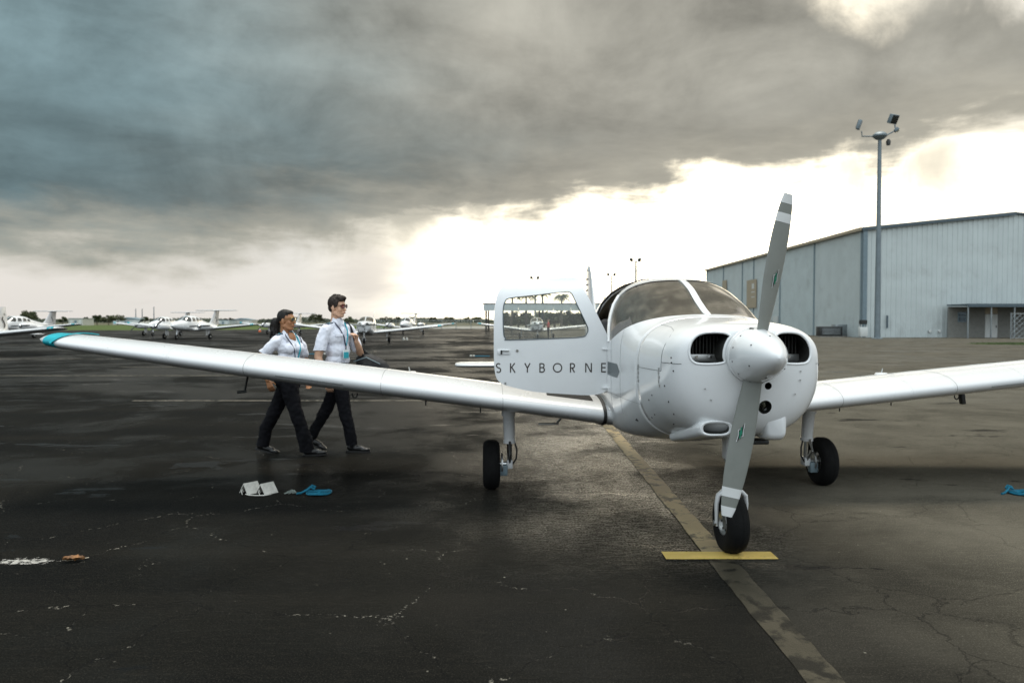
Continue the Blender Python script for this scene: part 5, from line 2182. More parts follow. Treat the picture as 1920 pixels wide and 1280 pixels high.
def pilot_man():
    t = thing('person', 'taller pilot in white short-sleeved shirt, red-tinted sunglasses and lanyard, walking with shoulder bag', 'person', (-2.0, 8.55, 0))
    # trousers
    b = Body()
    b.ell((-.015, 0, .965), (.125, .165, .10), rz(-18))
    b.ell((-.015, 0, .88), (.125, .165, .10), rz(-10))
    b.chain([((-.005, -.085, .88), .098), ((.065, -.10, .50), .076), ((.115, -.11, .30), .064), ((.158, -.115, .04), .060)])
    b.chain([((-.02, .085, .88), .098), ((-.165, .09, .52), .076), ((-.265, .09, .33), .064), ((-.375, .09, .13), .060)])
    b.build('trousers', M_TROUS, t, .009, 2, .013, 12, cuts=[((.150, -.115, .082), (.05, 0, -1), .16), ((-.352, .09, .165), (-.42, 0, -.9), .16)])
    shoe(t, (.160, -.115, .096), (1, -.10, 0), 0)
    shoe(t, (-.340, .09, .150), (1, -.05, 0), 28)
    # shirt
    ty = -33
    q = rz(ty)
    T = lambda f, s_, z: Vector((-.03, 0, 0)) + q @ Vector((f, s_, 0)) + Vector((0, 0, z))     # f forward, s_ to his left
    b = Body()
    b.ell(T(0, 0, 1.05), (.118, .160, .10), q)
    b.ell(T(.0, 0, 1.17), (.122, .165, .14), q)
    b.ell(T(.005, 0, 1.32), (.122, .180, .14), q)
    b.cap(T(-.005, -.13, 1.415), .066, T(-.005, .13, 1.415), .066)
    b.cap(T(-.01, -.06, 1.45), .060, T(-.01, .06, 1.45), .060)
    b.cap(T(-.01, 0, 1.44), .066, T(-.005, 0, 1.50), .058)
    # right sleeve hangs, left sleeve comes forward
    rs = T(-.005, -.185, 1.40)
    b.chain([(rs, .072), (T(-.015, -.235, 1.28), .068), (T(-.025, -.270, 1.10), .072)])
    ls = T(-.005, .185, 1.40)
    b.chain([(ls, .070), (T(.03, .225, 1.29), .066), (T(.06, .245, 1.20), .066)])
    b.build('shirt', M_SHIRT, t, .009, 2, .011, 13, 3, cuts=[(T(-.02, -.262, 1.168), (0, -.15, -1), .13)])
    # belt
    MB().loft([[T(.121 * math.cos(R(a)), .163 * math.sin(R(a)), z) for a in range(0, 360, 12)] for z in (.985, 1.015)], cap=False).build('belt', M_SHOE, t, 60)
    # collar
    c = MB()
    for sg in (-1, 1):
        p = [T(.062, sg * .012, 1.478), T(.085, sg * .055, 1.425), T(.045, sg * .085, 1.46), T(-.02, sg * .080, 1.50), T(-.062, 0, 1.515), T(-.055, 0, 1.555), T(-.01, sg * .065, 1.55), T(.035, sg * .050, 1.525)]
        c.add(p, [(0, 1, 2, 7), (2, 3, 6, 7), (3, 4, 5, 6)])
    co = c.build('collar', M_SHIRT, t, 60)
    sm = co.modifiers.new('s', 'SOLIDIFY')
    sm.thickness = .005
    # arms
    b = Body()
    b.chain([(T(-.02, -.255, 1.20), .050), (T(-.03, -.275, 1.10), .044), (T(.04, -.285, .97), .038), (T(.10, -.28, .845), .027)])
    hand(b, T(.10, -.28, .84), (.35, .05, -1), (0, 1, 0), 1.0, 28, 1)
    b.build('right_arm', M_SKIN1, t, .005, 2)
    b = Body()
    hw = T(.155, .145, 1.265)
    b.chain([(T(.055, .24, 1.23), .050), (T(.095, .265, 1.13), .042), (T(.135, .20, 1.20), .037), (hw, .028)])
    hand(b, hw, (.10, -.35, 1), (-.55, -.5, .1), .95, 62, -1)
    b.build('left_arm', M_SKIN1, t, .005, 2)
    add_head(t, (-.028, -.01, 1.665), -22, 2, 1.03, M_SKIN1, M_HAIR, M_SHADE, M_HAIR, 'short')
    # epaulettes
    for sg in (-1, 1):
        e = MB().rbox(T(-.005, sg * .125, 1.482), (.052, .10, .010), .004, 2, q @ Matrix.Rotation(R(sg * -14), 3, 'X')).build('epaulette', M_NAVY, t, 40)
        for k in range(3):
            MB().box(T(-.005, sg * (.095 + k * .024), 1.4935 - (k * .024 + .0) * .25), (.052, .008, .004), q @ Matrix.Rotation(R(sg * -14), 3, 'X')).build('rank_bar', M_TEALR if k == 2 else M_CARD, e)
    # lanyard, two colours, with card
    def chest(f0, s_, z):
        return T(f0, s_, z)
    lan = ribbon_strap([T(-.02, -.066, 1.520), T(.050, -.078, 1.475), T(.112, -.060, 1.40), T(.138, -.035, 1.32), T(.140, -.012, 1.22)], .009, .003, M_NAVY, 'lanyard', t, tuple(q @ Vector((0, 1, 0))))
    ribbon_strap([T(-.02, .066, 1.520), T(.058, .060, 1.475), T(.118, .040, 1.40), T(.141, .018, 1.32), T(.141, -.006, 1.22)], .011, .003, M_TEALR, 'lanyard_strand', lan, tuple(q @ Vector((0, 1, 0))))
    card = MB().rbox(T(.142, -.010, 1.125), (.006, .090, .105), .002, 1, q).build('id_card', M_CARD, t, 40)
    MB().box(T(.1462, -.010, 1.115), (.002, .078, .070), q).build('card_print', M_TEALR, card)
    MB().box(T(.141, -.010, 1.197), (.006, .012, .05), q).build('card_clip', M_DARK, card)
    # pocket flaps and placket
    for sg in (-1, 1):
        MB().rbox(T(.113, sg * .085, 1.345), (.012, .085, .035), .004, 2, q @ Matrix.Rotation(R(-8), 3, 'Y') @ Matrix.Rotation(R(sg * 22), 3, 'Z')).build('pocket_flap', M_SHIRT, t, 40)
    MB().tube([T(.118, 0, 1.43), T(.134, 0, 1.32), T(.130, 0, 1.18), T(.124, 0, 1.03)], .014, 6, flat=.25, up=tuple(q @ Vector((1, 0, 0)))).build('placket', M_SHIRT, t, 60)
    return t


def shoulder_bag():
    t = thing('shoulder_bag', "black holdall hanging from the taller pilot's shoulder on a long strap", 'bag', (-2.0, 8.55, 0))
    b = Body()
    q = Matrix.Rotation(R(22), 3, 'Y')
    b.ell((.34, .22, .985), (.22, .11, .115), q)
    b.ell((.30, .22, .965), (.17, .12, .12), q)
    b.ell((.43, .22, .94), (.13, .10, .085), q)
    o = b.build('bag_body', M_BAG, t, .010, 3, .008, 8)
    MB().tube([(-.005, .16, 1.475), (.055, .12, 1.48), (.105, .085, 1.43), (.135, .07, 1.34), (.165, .10, 1.20), (.235, .18, 1.08)], .021, 8, flat=.3, up=(0, -1, 0)).build('strap', M_BAG, t, 60)
    MB().tube([(.16, .11, 1.26), (.25, .20, 1.13), (.44, .22, 1.02), (.53, .22, .93)], .015, 8, flat=.4, up=(0, -1, 0)).build('carry_handle', M_BAG, t, 60)
    MB().tube([(.13, .105, 1.03), (.28, .10, 1.08), (.44, .11, 1.00)], .006, 6).build('zip', M_TRIM, t, 60)


def pilot_woman():
    t = thing('person', 'shorter pilot in white short-sleeved shirt with dark ponytail and sunglasses, walking', 'person', (-2.47, 8.30, 0))
    b = Body()
    b.ell((-.06, 0, .93), (.120, .158, .10), rz(-15))
    b.ell((-.075, 0, .83), (.140, .172, .11), rz(-8))
    b.chain([((-.05, -.08, .82), .102), ((.055, -.095, .47), .076), ((.12, -.10, .28), .074), ((.185, -.10, .0), .078)])
    b.chain([((-.09, .08, .82), .102), ((-.25, .085, .47), .076), ((-.34, .085, .28), .072), ((-.41, .085, .03), .074)])
    b.build('trousers', M_TROUS, t, .009, 2, .014, 11, cuts=[((.175, -.10, .045), (0, 0, -1), .19), ((-.395, .085, .085), (-.2, 0, -1), .19)])
    shoe(t, (.188, -.10, .094), (1, -.12, 0), -4)
    shoe(t, (-.383, .085, .118), (1, -.05, 0), 14)
    ty = -30
    q = rz(ty)
    T = lambda f, s_, z: Vector((-.06, 0, 0)) + q @ Vector((f, s_, 0)) + Vector((0, 0, z))
    b = Body()
    b.ell(T(.0, 0, 1.00), (.108, .142, .09), q)
    b.ell(T(.005, 0, 1.09), (.112, .140, .10), q)
    b.ell(T(.0, 0, 1.22), (.112, .158, .12), q)
    for sg in (-1, 1):
        b.ell(T(.075, sg * .068, 1.20), (.070, .070, .068), q)
    b.cap(T(-.02, -.105, 1.30), .056, T(-.02, .105, 1.30), .056)
    b.cap(T(-.02, -.045, 1.335), .045, T(-.02, .045, 1.335), .045)
    b.chain([(T(-.02, -.150, 1.285), .062), (T(-.085, -.195, 1.205), .060), (T(-.165, -.245, 1.105), .064)])
    b.chain([(T(-.02, .150, 1.285), .062), (T(-.01, .205, 1.20), .060), (T(.005, .225, 1.12), .060)])
    b.build('shirt', M_SHIRT, t, .009, 2, .011, 13, 8, cuts=[(T(-.14, -.228, 1.138), (-.5, -.2, -.75), .12)])
    c = MB()
    for sg in (-1, 1):
        p = [T(.085, sg * .030, 1.285), T(.078, sg * .095, 1.275), T(.030, sg * .105, 1.335), T(-.03, sg * .070, 1.375), T(-.068, 0, 1.385), T(-.060, 0, 1.425), T(-.02, sg * .055, 1.42), T(.030, sg * .058, 1.375)]
        c.add(p, [(0, 1, 2, 7), (2, 3, 6, 7), (3, 4, 5, 6)])
    co = c.build('collar', M_SHIRT, t, 60)
    sm = co.modifiers.new('s', 'SOLIDIFY')
    sm.thickness = .005
    # open neckline showing skin
    b = Body()
    b.ell(T(.045, 0, 1.305), (.055, .050, .075), q)
    b.cap(T(.055, 0, 1.27), .042, T(.098, 0, 1.215), .016)
    b.build('neckline', M_SKIN2, t, .006, 3)
    b = Body()
    b.chain([(T(-.12, -.218, 1.165), .044), (T(-.205, -.265, 1.065), .038), (T(-.14, -.275, .965), .033), (T(-.04, -.265, .855), .025)])
    hand(b, T(-.04, -.265, .85), (.35, .0, -.9), (0, 1, 0), .9, 30, 1)
    b.build('right_arm', M_SKIN2, t, .005, 2)
    b = Body()
    b.chain([(T(.0, .222, 1.14), .043), (T(.02, .245, 1.03), .037), (T(.09, .21, .93), .032), (T(.145, .15, .86), .024)])
    hand(b, T(.145, .15, .855), (.15, -.1, -1), (.2, -1, 0), .9, 40, -1)
    b.build('left_arm', M_SKIN2, t, .005, 2)
    add_head(t, (-.075, -.005, 1.512), -14, 0, .98, M_SKIN2, M_HAIR2, M_SHADE2, M_GOLD, 'tail')
    for sg in (-1, 1):
        e = MB().rbox(T(-.02, sg * .118, 1.357), (.048, .085, .010), .004, 2, q @ Matrix.Rotation(R(sg * -18), 3, 'X')).build('epaulette', M_NAVY, t, 40)
        for k in range(2):
            MB().box(T(-.02, sg * (.105 + k * .028), 1.3680 - k * .028 * .32), (.048, .008, .004), q @ Matrix.Rotation(R(sg * -18), 3, 'X')).build('rank_bar', M_CARD if k else M_TEALR, e)
    up = tuple(q @ Vector((0, 1, 0)))
    lan = ribbon_strap([T(-.02, -.064, 1.395), T(.062, -.082, 1.325), T(.128, -.070, 1.25), T(.152, -.055, 1.19), T(.135, -.025, 1.07), T(.128, -.010, 1.02)], .008, .003, M_NAVY, 'lanyard', t, up)
    ribbon_strap([T(-.02, .064, 1.395), T(.066, .068, 1.325), T(.126, .052, 1.25), T(.150, .035, 1.19), T(.138, .010, 1.08), T(.130, -.002, 1.02)], .012, .003, M_TEALR, 'lanyard_strand', lan, up)
    return t


def woman_bag():
    t = thing('shoulder_bag', "dark navy bag hanging behind the shorter pilot's hip", 'bag', (-2.47, 8.30, 0))
    b = Body()
    b.ell((-.11, .26, .86), (.10, .07, .16))
    b.ell((-.11, .26, .78), (.11, .08, .10))
    b.build('bag_body', M_NAVY, t, .010, 3, .006, 9)
    MB().tube([(-.10, .25, 1.0), (-.06, .22, 1.2), (-.02, .15, 1.36), (.03, .11, 1.33), (.06, .14, 1.20), (0, .25, 1.0)], .020, 8, flat=.3, up=(0, -1, 0)).build('strap', M_NAVY, t, 60)


pilot_man()
shoulder_bag()
pilot_woman()
woman_bag()
# ================================================================== PARKED AIRCRAFT
M_LOGO = mat('dark_tail_logo', (.02, .022, .024), .5)


def tail_swoosh(parent, sg, y, z, s_):
    """dark curl and small star on the fin"""
    pts = [(y + .10 * s_, z - .55 * s_), (y + .16 * s_, z - .35 * s_), (y + .06 * s_, z - .18 * s_), (y - .06 * s_, z - .05 * s_), (y - .02 * s_, z + .12 * s_)]
    lf, rt = ribbon(pts, .10 * s_)
    n = len(lf)
    x = sg * .075
    MB().add([(x, p.x, p.y) for p in lf] + [(x, p.x, p.y) for p in rt], [(i, i + 1, i + 1 + n, i + n) for i in range(n - 1)]).build('tail_swoosh', M_LOGO, parent)
    st = []
    for k in range(8):
        r_ = .12 * s_ if k % 2 == 0 else .03 * s_
        st.append((x, y + .12 * s_ + r_ * math.cos(R(45 * k)), z + .26 * s_ + r_ * math.sin(R(45 * k))))
    MB().add(st, [tuple(range(8))]).build('tail_star', M_LOGO, parent)


def strip_copy(o, parent, skip=()):
    """copy a part without its small fittings"""
    c = o.copy()
    COL.objects.link(c)
    c.parent = parent
    for ch in o.children:
        if ch.name.split('.')[0] in skip:
            continue
        k = ch.copy()
        COL.objects.link(k)
        k.parent = c
    return c


SKIP = {'skin_joint', 'hinge_gap', 'panel_seam', 'fastener', 'fuel_drain', 'tie_down_ring', 'stall_strip', 'lamp_lens', 'screw', 'bolt', 'cylinder_fin', 'emblem', 'blade_cutout',
        'strut_gland', 'torque_link', 'brake_hose', 'tread_rib', 'wheel_bolt', 'axle_nut', 'link_lug', 'hinge', 'pitot_mast', 'pitot_head', 'tip_tape', 'tape_end', 'wing_walk',
        'boarding_step', 'vent_fin', 'cap_tab', 'fuel_cap', 'rudder_bead', 'beacon', 'baffle', 'landing_lamp', 'scoop_screen', 'root_seal', 'brake_caliper', 'steering_rod', 'exhaust_stub'}

closed = None


def single(label, x, y, yaw, group='small aircraft parked on the apron', teal=True, tilt=0):
    global closed
    t = thing('parked_aircraft', label, 'aircraft', (x, y, 0), R(yaw), group)
    if closed is None:
        f = make_fuselage(t, False)
        closed = f
    else:
        strip_copy(closed, t)
    for ch in list(plane.children):
        nm = ch.name.split('.')[0]
        if nm in ('cowling', 'wing', 'fin', 'stabilator', 'tail_cone', 'spinner', 'propeller_blade', 'main_strut', 'nose_leg_housing'):
            c = strip_copy(ch, t, SKIP)
            if nm == 'propeller_blade' and tilt:
                c.rotation_euler = (0, ch.rotation_euler.y + R(tilt), 0)
            if nm == 'wing' and teal:
                sg = -1 if ch is wings[-1] else 1
                if sg not in TIP:
                    o = band(c, sg, 5.0, 5.24, .006, M_TEAL, 'tip_tape')
                    TIP[sg] = o.data
                else:
                    link('tip_tape', TIP[sg], None, c)
    return t


TIP = {}

# twin-engine T-tail aircraft: local frame as above, origin under the nose tip station
TW = [
    (0.00, 1.12, 1.20, .03, 1.16, 2.0, 2.0), (.10, 1.03, 1.30, .14, 1.15, 2.1, 2.1), (.35, .92, 1.42, .27, 1.13, 2.2, 2.2), (.8, .82, 1.53, .41, 1.13, 2.4, 2.5),
    (1.3, .76, 1.60, .50, 1.15, 2.5, 2.8), (1.6, .73, 1.72, .54, 1.18, 2.5, 3.0), (2.0, .70, 1.93, .57, 1.22, 2.6, 3.2), (2.4, .68, 2.02, .58, 1.25, 2.7, 3.4),
    (3.0, .68, 2.04, .58, 1.26, 2.7, 3.4), (3.7, .72, 1.97, .54, 1.24, 2.5, 3.2), (4.6, .84, 1.70, .42, 1.2, 2.3, 2.8), (6.0, 1.02, 1.42, .24, 1.18, 2.2, 2.4), (7.4, 1.14, 1.30, .09, 1.2, 2.0, 2.0), (7.9, 1.17, 1.25, .03, 1.21, 2.0, 2.0)]


def twin_proto():
    global F
    keep = F
    F = [pchip([s_[0] for s_ in TW], [s_[k] for s_ in TW]) for k in range(1, 7)]
    t = thing('parked_twin_aircraft', 'x', 'aircraft')
    ys = [0.0, .02, .05, .1, .2, .35, .55] + frange(.8, 4.0, .2) + frange(4.4, 7.9, .5)
    body = solid('fuselage', ys, 0.0, M_PAINT)
    body.parent = t
    # glazing patches standing just proud of the skin
    wsp = [(1.42, 1.60), (1.62, 1.55), (2.02, 1.50), (2.16, 1.60), (2.24, 1.86), (2.10, 1.93), (2.02, 2.1), (1.42, 2.1)]
    M_FG = mat('far_cabin_glass', (.05, .055, .055), .08, coat=.8)
    for sg in (-1, 1):
        shell_piece(side_cut(wsp, sg * .03, sg * 1.0, M_FG), 'windshield', -.004, .01, M_FG, body, frange(1.3, 2.4, .08))
        for a in (2.34, 2.98, 3.55):
            p = round_poly([(a, 1.52), (a + .5, 1.52), (a + .48, 1.84 - (a > 3.5) * .1), (a + .06, 1.86 - (a > 3.5) * .1)], .08, 3)
            shell_piece(side_cut(p, sg * .2, sg * 1.0, M_FG), 'side_window', -.004, .01, M_FG, body, frange(2.2, 4.3, .15))
    MB().tube([(-.575, .9, 1.25), (-.60, 2.5, 1.22), (-.5, 4.2, 1.2)], .03, 6, flat=1).build('side_stripe', M_STRIPE, body, 60).scale = (.96, 1, 1)
    F = keep
    # wings (same planform as the single, moved aft and stretched)
    for sg in (-1, 1):
        w = link('wing', wings[sg].data, None, t)
        w.location = (sg * .02, .75, .06)
        w.scale = (1.09, 1.0, 1.0)
        link('tip_tape', TIP[sg], None, w)
        # nacelle with spinner and blades
        rs = []
        for y, r_, zc in ((.98, .14, 1.13), (1.02, .24, 1.12), (1.12, .32, 1.10), (1.4, .36, 1.09), (2.2, .36, 1.08), (2.9, .30, 1.06), (3.6, .18, 1.05), (4.0, .05, 1.05)):
            rs.append([(sg * 1.93 + r_ * math.copysign(abs(math.cos(q)) ** .8, math.cos(q)), y, zc + r_ * .84 * math.copysign(abs(math.sin(q)) ** .8, math.sin(q))) for q in (2 * math.pi * j / 24 for j in range(24))])
        nac = MB().loft(rs).build('nacelle', M_PAINT, t, 50)
        for s2 in (-1, 1):
            MB().rbox((sg * 1.93 + s2 * .20, 1.06, 1.16), (.15, .06, .13), .03).build('inlet', M_PIT, nac, 40)
        MB().lathe([(.0, .70), (.05, .73), (.11, .83), (.14, .94), (.145, 1.0)], 20, 'Y', (sg * 1.93, 0, 1.13)).build('spinner', M_CHROME, nac, 50)
        for k in range(2):
            b = MB().loft(blade_rings(.09, .92, 10)).build('propeller_blade', M_LOGO, nac, 60)
            b.location = (sg * 1.93, .93, 1.13)
            b.rotation_euler = (0, R(68 + 180 * k + sg * 20), 0)
        g = MB().tube([(sg * 1.93, 2.5, .85), (sg * 1.93, 2.42, .32)], [.07, .05], 10).build('main_strut', M_WINGP, t, 50)
        wheel(g, (sg * 2.06, 2.42, .24), .24, .17, .10)
        MB().box((sg * 1.80, 2.45, .56), (.03, .42, .44)).build('gear_door', M_WINGP, g)
    g = MB().tube([(0, .85, .85), (0, .72, .30)], [.06, .045], 10).build('nose_strut', M_WINGP, t, 50)
    wheel(g, (0, .70, .20), .20, .14, .08)
    # fin and T-tail
    rs = []
    for z, le, te, th in ((1.15, 6.0, 8.05, .10), (1.6, 6.55, 8.05, .10), (2.1, 7.0, 8.12, .09), (2.50, 7.32, 8.18, .085)):
        rs.append([(b, le + a, z) for a, b in naca(te - le, th, .0001)])
    fin = MB().loft(rs).build('fin', M_WINGP, t, 55)
    for sg in (-1, 1):
        tail_swoosh(fin, sg, 7.45, 1.95, .8)
    MB().lathe([(.0, 7.0), (.06, 7.1), (.085, 7.5), (.07, 8.1), (.0, 8.3)], 14, 'Y', (0, 0, 2.52)).build('tail_bullet', M_WINGP, t, 50)
    for sg in (-1, 1):
        rs = []
        for s_, k in ((0, 1), (1.75, .86), (1.9, .72), (1.96, .4)):
            c = .92 * k
            rs.append([(sg * s_, 7.28 + (.92 - c) * .5 + a, 2.56 + b) for a, b in naca(c, .11, .0001)])
        MB().loft(rs).build('stabiliser', M_WINGP, t, 55)
    return t


g1 = single('white low-wing aircraft parked beyond the open door, seen through its pane', px_x(1008, 64.5), 64.5 - .5, 0.8, tilt=72)
e1 = single('white low-wing aircraft with upright fin parked just right of the taller pilot', px_x(681, 50), 50, 4, tilt=80)
a1 = single('white low-wing aircraft cut off by the left picture edge, teal wing end', -25.7, 30.6, 0.5, tilt=60)
for c in list(a1.children):
    if c.name.split('.')[0] == 'fin':
        for sg in (-1, 1):
            tail_swoosh(c, sg, 6.45, 1.65, .85)

tw0 = twin_proto()
TWINS = [
    (322, 61, -5, 'twin-engine T-tail aircraft nosing towards the grass, front one of the left pair'),
    (279, 76, -5, 'twin-engine T-tail aircraft directly behind the front one of the left pair'),
    (-14, 66, -5, 'twin-engine T-tail aircraft behind the cut-off plane at the far left'),
    (517, 86, -5, 'twin-engine T-tail aircraft half hidden behind the shorter pilot'),
    (753, 86, -5, 'twin-engine T-tail aircraft standing behind the long wing in the middle'),
]
for i, (px, yy, yaw, lab) in enumerate(TWINS):
    o = tw0 if i == 0 else copy_tree(tw0)
    o.location = (px_x(px, yy), yy, 0)
    o.rotation_euler = (0, 0, R(yaw))
    tag(o, lab, 'aircraft', 'twin-engine aircraft parked in a row')
# ================================================================== SMALL THINGS ON THE APRON
M_CHOCK = mat('white_chock_paint', (.66, .64, .58), .6, var=.15, vscale=20)
M_ROPE = mat('blue_rope', (.0, .15, .24), .75, var=.3, vscale=60, bump=.6, bscale=160)
M_FRAY = mat('grey_green_rope', (.25, .29, .26), .85, var=.3, vscale=60)


def chock(label, loc, rzv):
    t = thing('wheel_chock', label, 'wheel chock', loc, rzv, 'wheel chocks under the wing')
    a, b = (-.055, .006), (.055, .006)
    top = (0, .085)
    th = .008
    for sg in (-1, 1):
        p = [(sg * .080, 0), (sg * .070, 0), (0, .098), (0, .110)]
        mb = MB()
        L = .085
        mb.prism(p, -L, L, lambda u, v, d: (u, d, v) if sg > 0 else (u, d, v))
        mb.build('plate', M_CHOCK, t)
    MB().tube([(.0, -.085, .02), (.0, -.10, .05), (.02, -.12, .03), (.05, -.13, .006)], .004, 6).build('cord_end', M_CHOCK, t, 60)
    t.scale = (.82, .82, .82)
    return t


chock('white angle wheel chock on the dark apron, left one of the pair under the wing', (-2.30, 6.42, .001), R(-38))
chock('white angle wheel chock on the dark apron, right one of the pair under the wing', (-2.15, 6.40, .001), R(-33))
pts = [(-2.31, 6.33, .006), (-2.27, 6.30, .005), (-2.20, 6.285, .005), (-2.13, 6.29, .005), (-2.09, 6.33, .006), (-2.11, 6.37, .02)]
tag(MB().tube(pts, .005, 6).build('chock_rope', M_CHOCK, None, 60), 'thin pale cord joining the two white wheel chocks', 'rope')


def coil(label, x, y, loose=True, s_=1.0):
    t = thing('tie_down_rope', label, 'rope', (x, y, 0), 0, 'coiled tie-down ropes')
    pts = []
    for k in range(150):
        a = k * .26
        r_ = (.030 + .088 * k / 150) * s_
        pts.append((r_ * math.cos(a) * 1.05, r_ * math.sin(a), .012 + .004 * math.sin(a * 3) + .006 * (k / 150)))
    MB().tube(pts, .0080, 6).build('coil', M_ROPE, t, 60)
    t.scale = (.9, .9, .9)
    up = [(-.10, .03, .02), (-.11, .06, .045), (-.085, .075, .068), (-.05, .07, .055), (-.055, .04, .04), (-.09, .04, .06), (-.12, .02, .035), (-.17, -.01, .012), (-.21, -.03, .01)]
    MB().tube(up, .011, 8).build('knot', M_ROPE, t, 60)
    if loose:
        rnd = random.Random(1)
        mb = MB()
        for k in range(16):
            a = rnd.uniform(2.3, 4.2)
            L = rnd.uniform(.05, .13)
            p0 = Vector((-.20, -.03, .012))
            mb.tube([p0, p0 + Vector((math.cos(a) * L * .5, math.sin(a) * L * .4, .015 + rnd.uniform(0, .02))), p0 + Vector((math.cos(a) * L, math.sin(a) * L * .7, .006))], .0028, 4)
        mb.build('frayed_end', M_FRAY, t, 60)


coil('coiled blue tie-down rope with frayed end beside the white chocks', -1.685, 6.36)
coil('coiled blue tie-down rope cut off by the right picture edge', 4.44, 6.36, False)

# far tie-down cords and cones lying on the apron
for px, py, lab in ((590, 664, 'thin blue tie-down cord with white ends lying behind the taller pilot'), (905, 668, 'thin blue tie-down cord lying just left of the open door')):
    yy = CAM_H * 1376 / (py - 603)
    t = thing('tie_down_rope', lab, 'rope', (px_x(px, yy), yy, 0), 0, 'tie-down cords on the far apron')
    MB().tube([(-.35, 0, .012), (-.1, .06, .014), (.1, -.03, .012), (.3, .02, .012)], .02, 6).build('cord', M_ROPE, t, 60)
    for xx in (.34, .46):
        MB().lathe([(.0, 0), (.045, .0), (.045, .06), (.0, .07)], 10, 'Z', (xx - (.85 if px > 800 else 0), 0, .002)).build('end_fitting', M_CHOCK, t, 40)
for xx, lab in ((-.13, 'small white chock on the far apron under the long parked wing, left of two'), (.13, 'small white chock on the far apron under the long parked wing, right of two')):
    t = thing('wheel_chock', lab, 'wheel chock', (px_x(760, 61) + xx, 61, 0), 0, 'chocks on the far apron')
    MB().prism([(-.1, 0), (.1, 0), (.025, .2), (-.025, .2)], -.12, .12, lambda u, v, d: (u, d, v)).build('wedge', M_CHOCK, t)
    MB().tube([(-.06, -.125, .08), (.06, -.125, .08)], .012, 6).build('grip', M_ROPE, t, 60)


def cone(label, px, yy):
    t = thing('traffic_cone', label, 'traffic cone', (px_x(px, yy), yy, 0), 0, 'traffic cones on the far apron')
    MB().lathe([(.19, .03), (.05, .68), (.03, .70), (.0, .70)], 14).build('cone', mat('orange_plastic', (.62, .12, .02), .5), t, 60)
    MB().rbox((0, 0, .018), (.42, .42, .035), .01).build('base', MATS['orange_plastic'], t, 40)
    MB().lathe([(.135, .30), (.095, .48)], 14, cap=False).build('band', M_TIP, t, 60)


cone('small orange traffic cone beyond the wing tip left of the shorter pilot', 487, 110)


# dry leaf and pale scuff on the asphalt
def leaf():
    t = thing('dry_leaf', 'curled orange-brown dry leaf on the dark asphalt at lower left', 'leaf', (-2.74, 4.55, 0), R(8))
    vs, fs = [], []
    nx, ny = 12, 6
    for i in range(nx + 1):
        for j in range(ny + 1):
            u, v = i / nx, j / ny * 2 - 1
            w = .040 * math.sin(math.pi * min(1, u * .96 + .04)) ** .7 * (1 + .25 * math.sin(u * 25))
            vs.append(((u - .5) * .13, v * w * .8, .006 + .018 * v * v + .012 * noise.noise((u * 6, v * 2, 1)) + .010))
    for i in range(nx):
        for j in range(ny):
            k = i * (ny + 1) + j
            fs.append((k, k + 1, k + ny + 2, k + ny + 1))
    MB().add(vs, fs).build('blade', mat('dry_leaf', (.26, .12, .04), .7, var=.6, vscale=30), t, 60)
    MB().tube([(-.065, 0, .015), (-.03, 0, .012), (.065, .005, .02), (.085, .01, .022)], .0025, 5).build('stem', mat('leaf_stem', (.45, .38, .28), .7), t, 60)


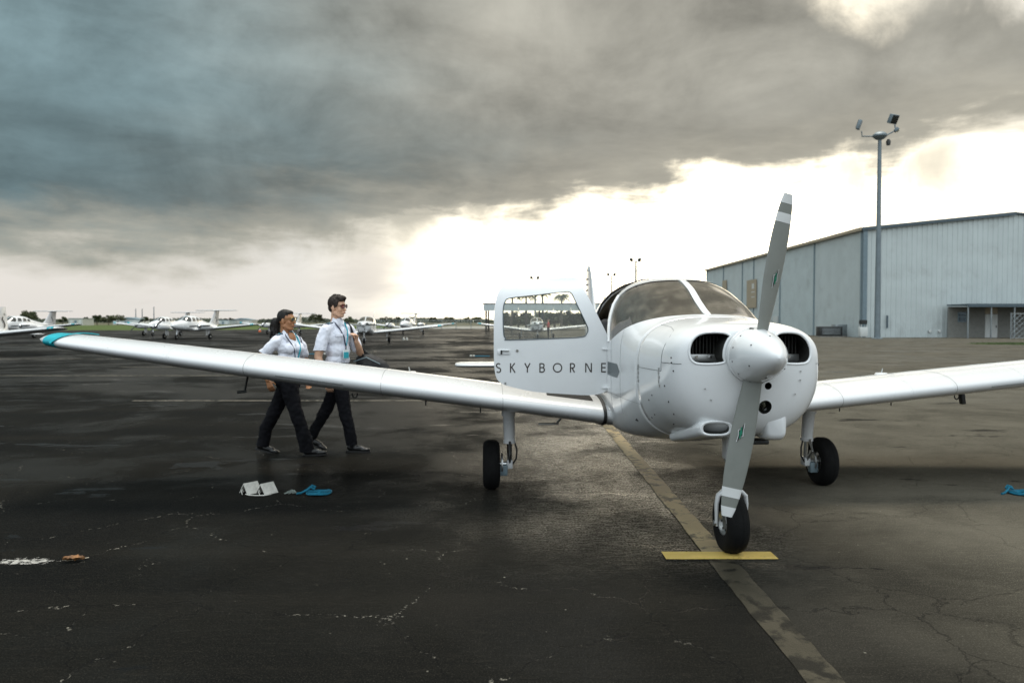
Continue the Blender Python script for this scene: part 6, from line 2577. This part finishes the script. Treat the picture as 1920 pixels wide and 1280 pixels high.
leaf()
SC_W = bpy.data.materials.new('pale_scuff')
SC_W.use_nodes = True
_t = NT(SC_W.node_tree)
_b = _t.n('ShaderNodeBsdfPrincipled')
_o = _t.n('ShaderNodeOutputMaterial')
_tr = _t.n('ShaderNodeBsdfTransparent')
_mx = _t.n('ShaderNodeMixShader')
_co = _t.n('ShaderNodeNewGeometry').outputs['Position']
_ob = _t.n('ShaderNodeTexCoord').outputs['Object']
_n = _t.noise(_co, 26, 6, .75)
_edge = _t.smooth(_t.vmath('LENGTH', _t.vmath('MULTIPLY', _ob, (3.0, 8.0, 1.0))), .25, 1.0, .10, -.20)
_t._in(_mx.inputs[0], _t.smooth(_t.math('ADD', _n, _edge), .54, .62, 0, .85))
_b.inputs['Base Color'].default_value = (.40, .39, .36, 1)
_b.inputs['Roughness'].default_value = .8
_t.t.links.new(_tr.outputs[0], _mx.inputs[1])
_t.t.links.new(_b.outputs[0], _mx.inputs[2])
_t.t.links.new(_mx.outputs[0], _o.inputs[0])
sc_o = sheet('scuff_marking', [(-.42, -.16), (.42, -.16), (.42, .16), (-.42, .16)], 0, SC_W)
sc_o.location = (-3.05, 4.55, .004)


# ground crew member by the parked aircraft beyond the door
def bystander():
    t = thing('person', 'distant person in a red top standing beside the aircraft beyond the door pane', 'person', (px_x(1028, 64.2), 64.2, 0))
    b = Body()
    b.ell((0, 0, 1.05), (.13, .18, .14)).ell((0, 0, 1.30), (.13, .20, .18)).cap((0, -.15, 1.42), .07, (0, .15, 1.42), .07)
    b.chain([((0, -.21, 1.38), .06), ((.03, -.25, 1.12), .05), ((.16, -.22, 1.05), .04)])
    b.chain([((0, .21, 1.38), .06), ((.03, .25, 1.12), .05), ((.16, .2, 1.05), .04)])
    b.build('top', mat('red_cloth', (.50, .07, .05), .8), t, .03, 2)
    b = Body()
    b.ell((0, 0, .92), (.13, .17, .12)).chain([((0, -.09, .88), .09), ((.0, -.10, .45), .07), ((0, -.10, .09), .055)]).chain([((0, .09, .88), .09), ((0, .10, .45), .07), ((0, .10, .09), .055)])
    b.cap((0, -.1, .05), .05, (.14, -.1, .04), .04).cap((0, .1, .05), .05, (.14, .1, .04), .04)
    b.build('trousers', M_TROUS, t, .03, 2)
    b = Body()
    b.ell((0, 0, 1.64), (.10, .085, .125)).cap((0, 0, 1.46), .055, (0, 0, 1.56), .05)
    b.ell((.17, -.21, 1.05), (.05, .035, .03)).ell((.17, .2, 1.05), (.05, .035, .03)).ell((.1, 0, 1.63), (.02, .015, .02))
    b.build('head', M_SKIN1, t, .02, 2)
    b = Body()
    b.ell((-.02, 0, 1.69), (.10, .09, .10))
    b.build('hair', M_HAIR, t, .02, 2)


bystander()
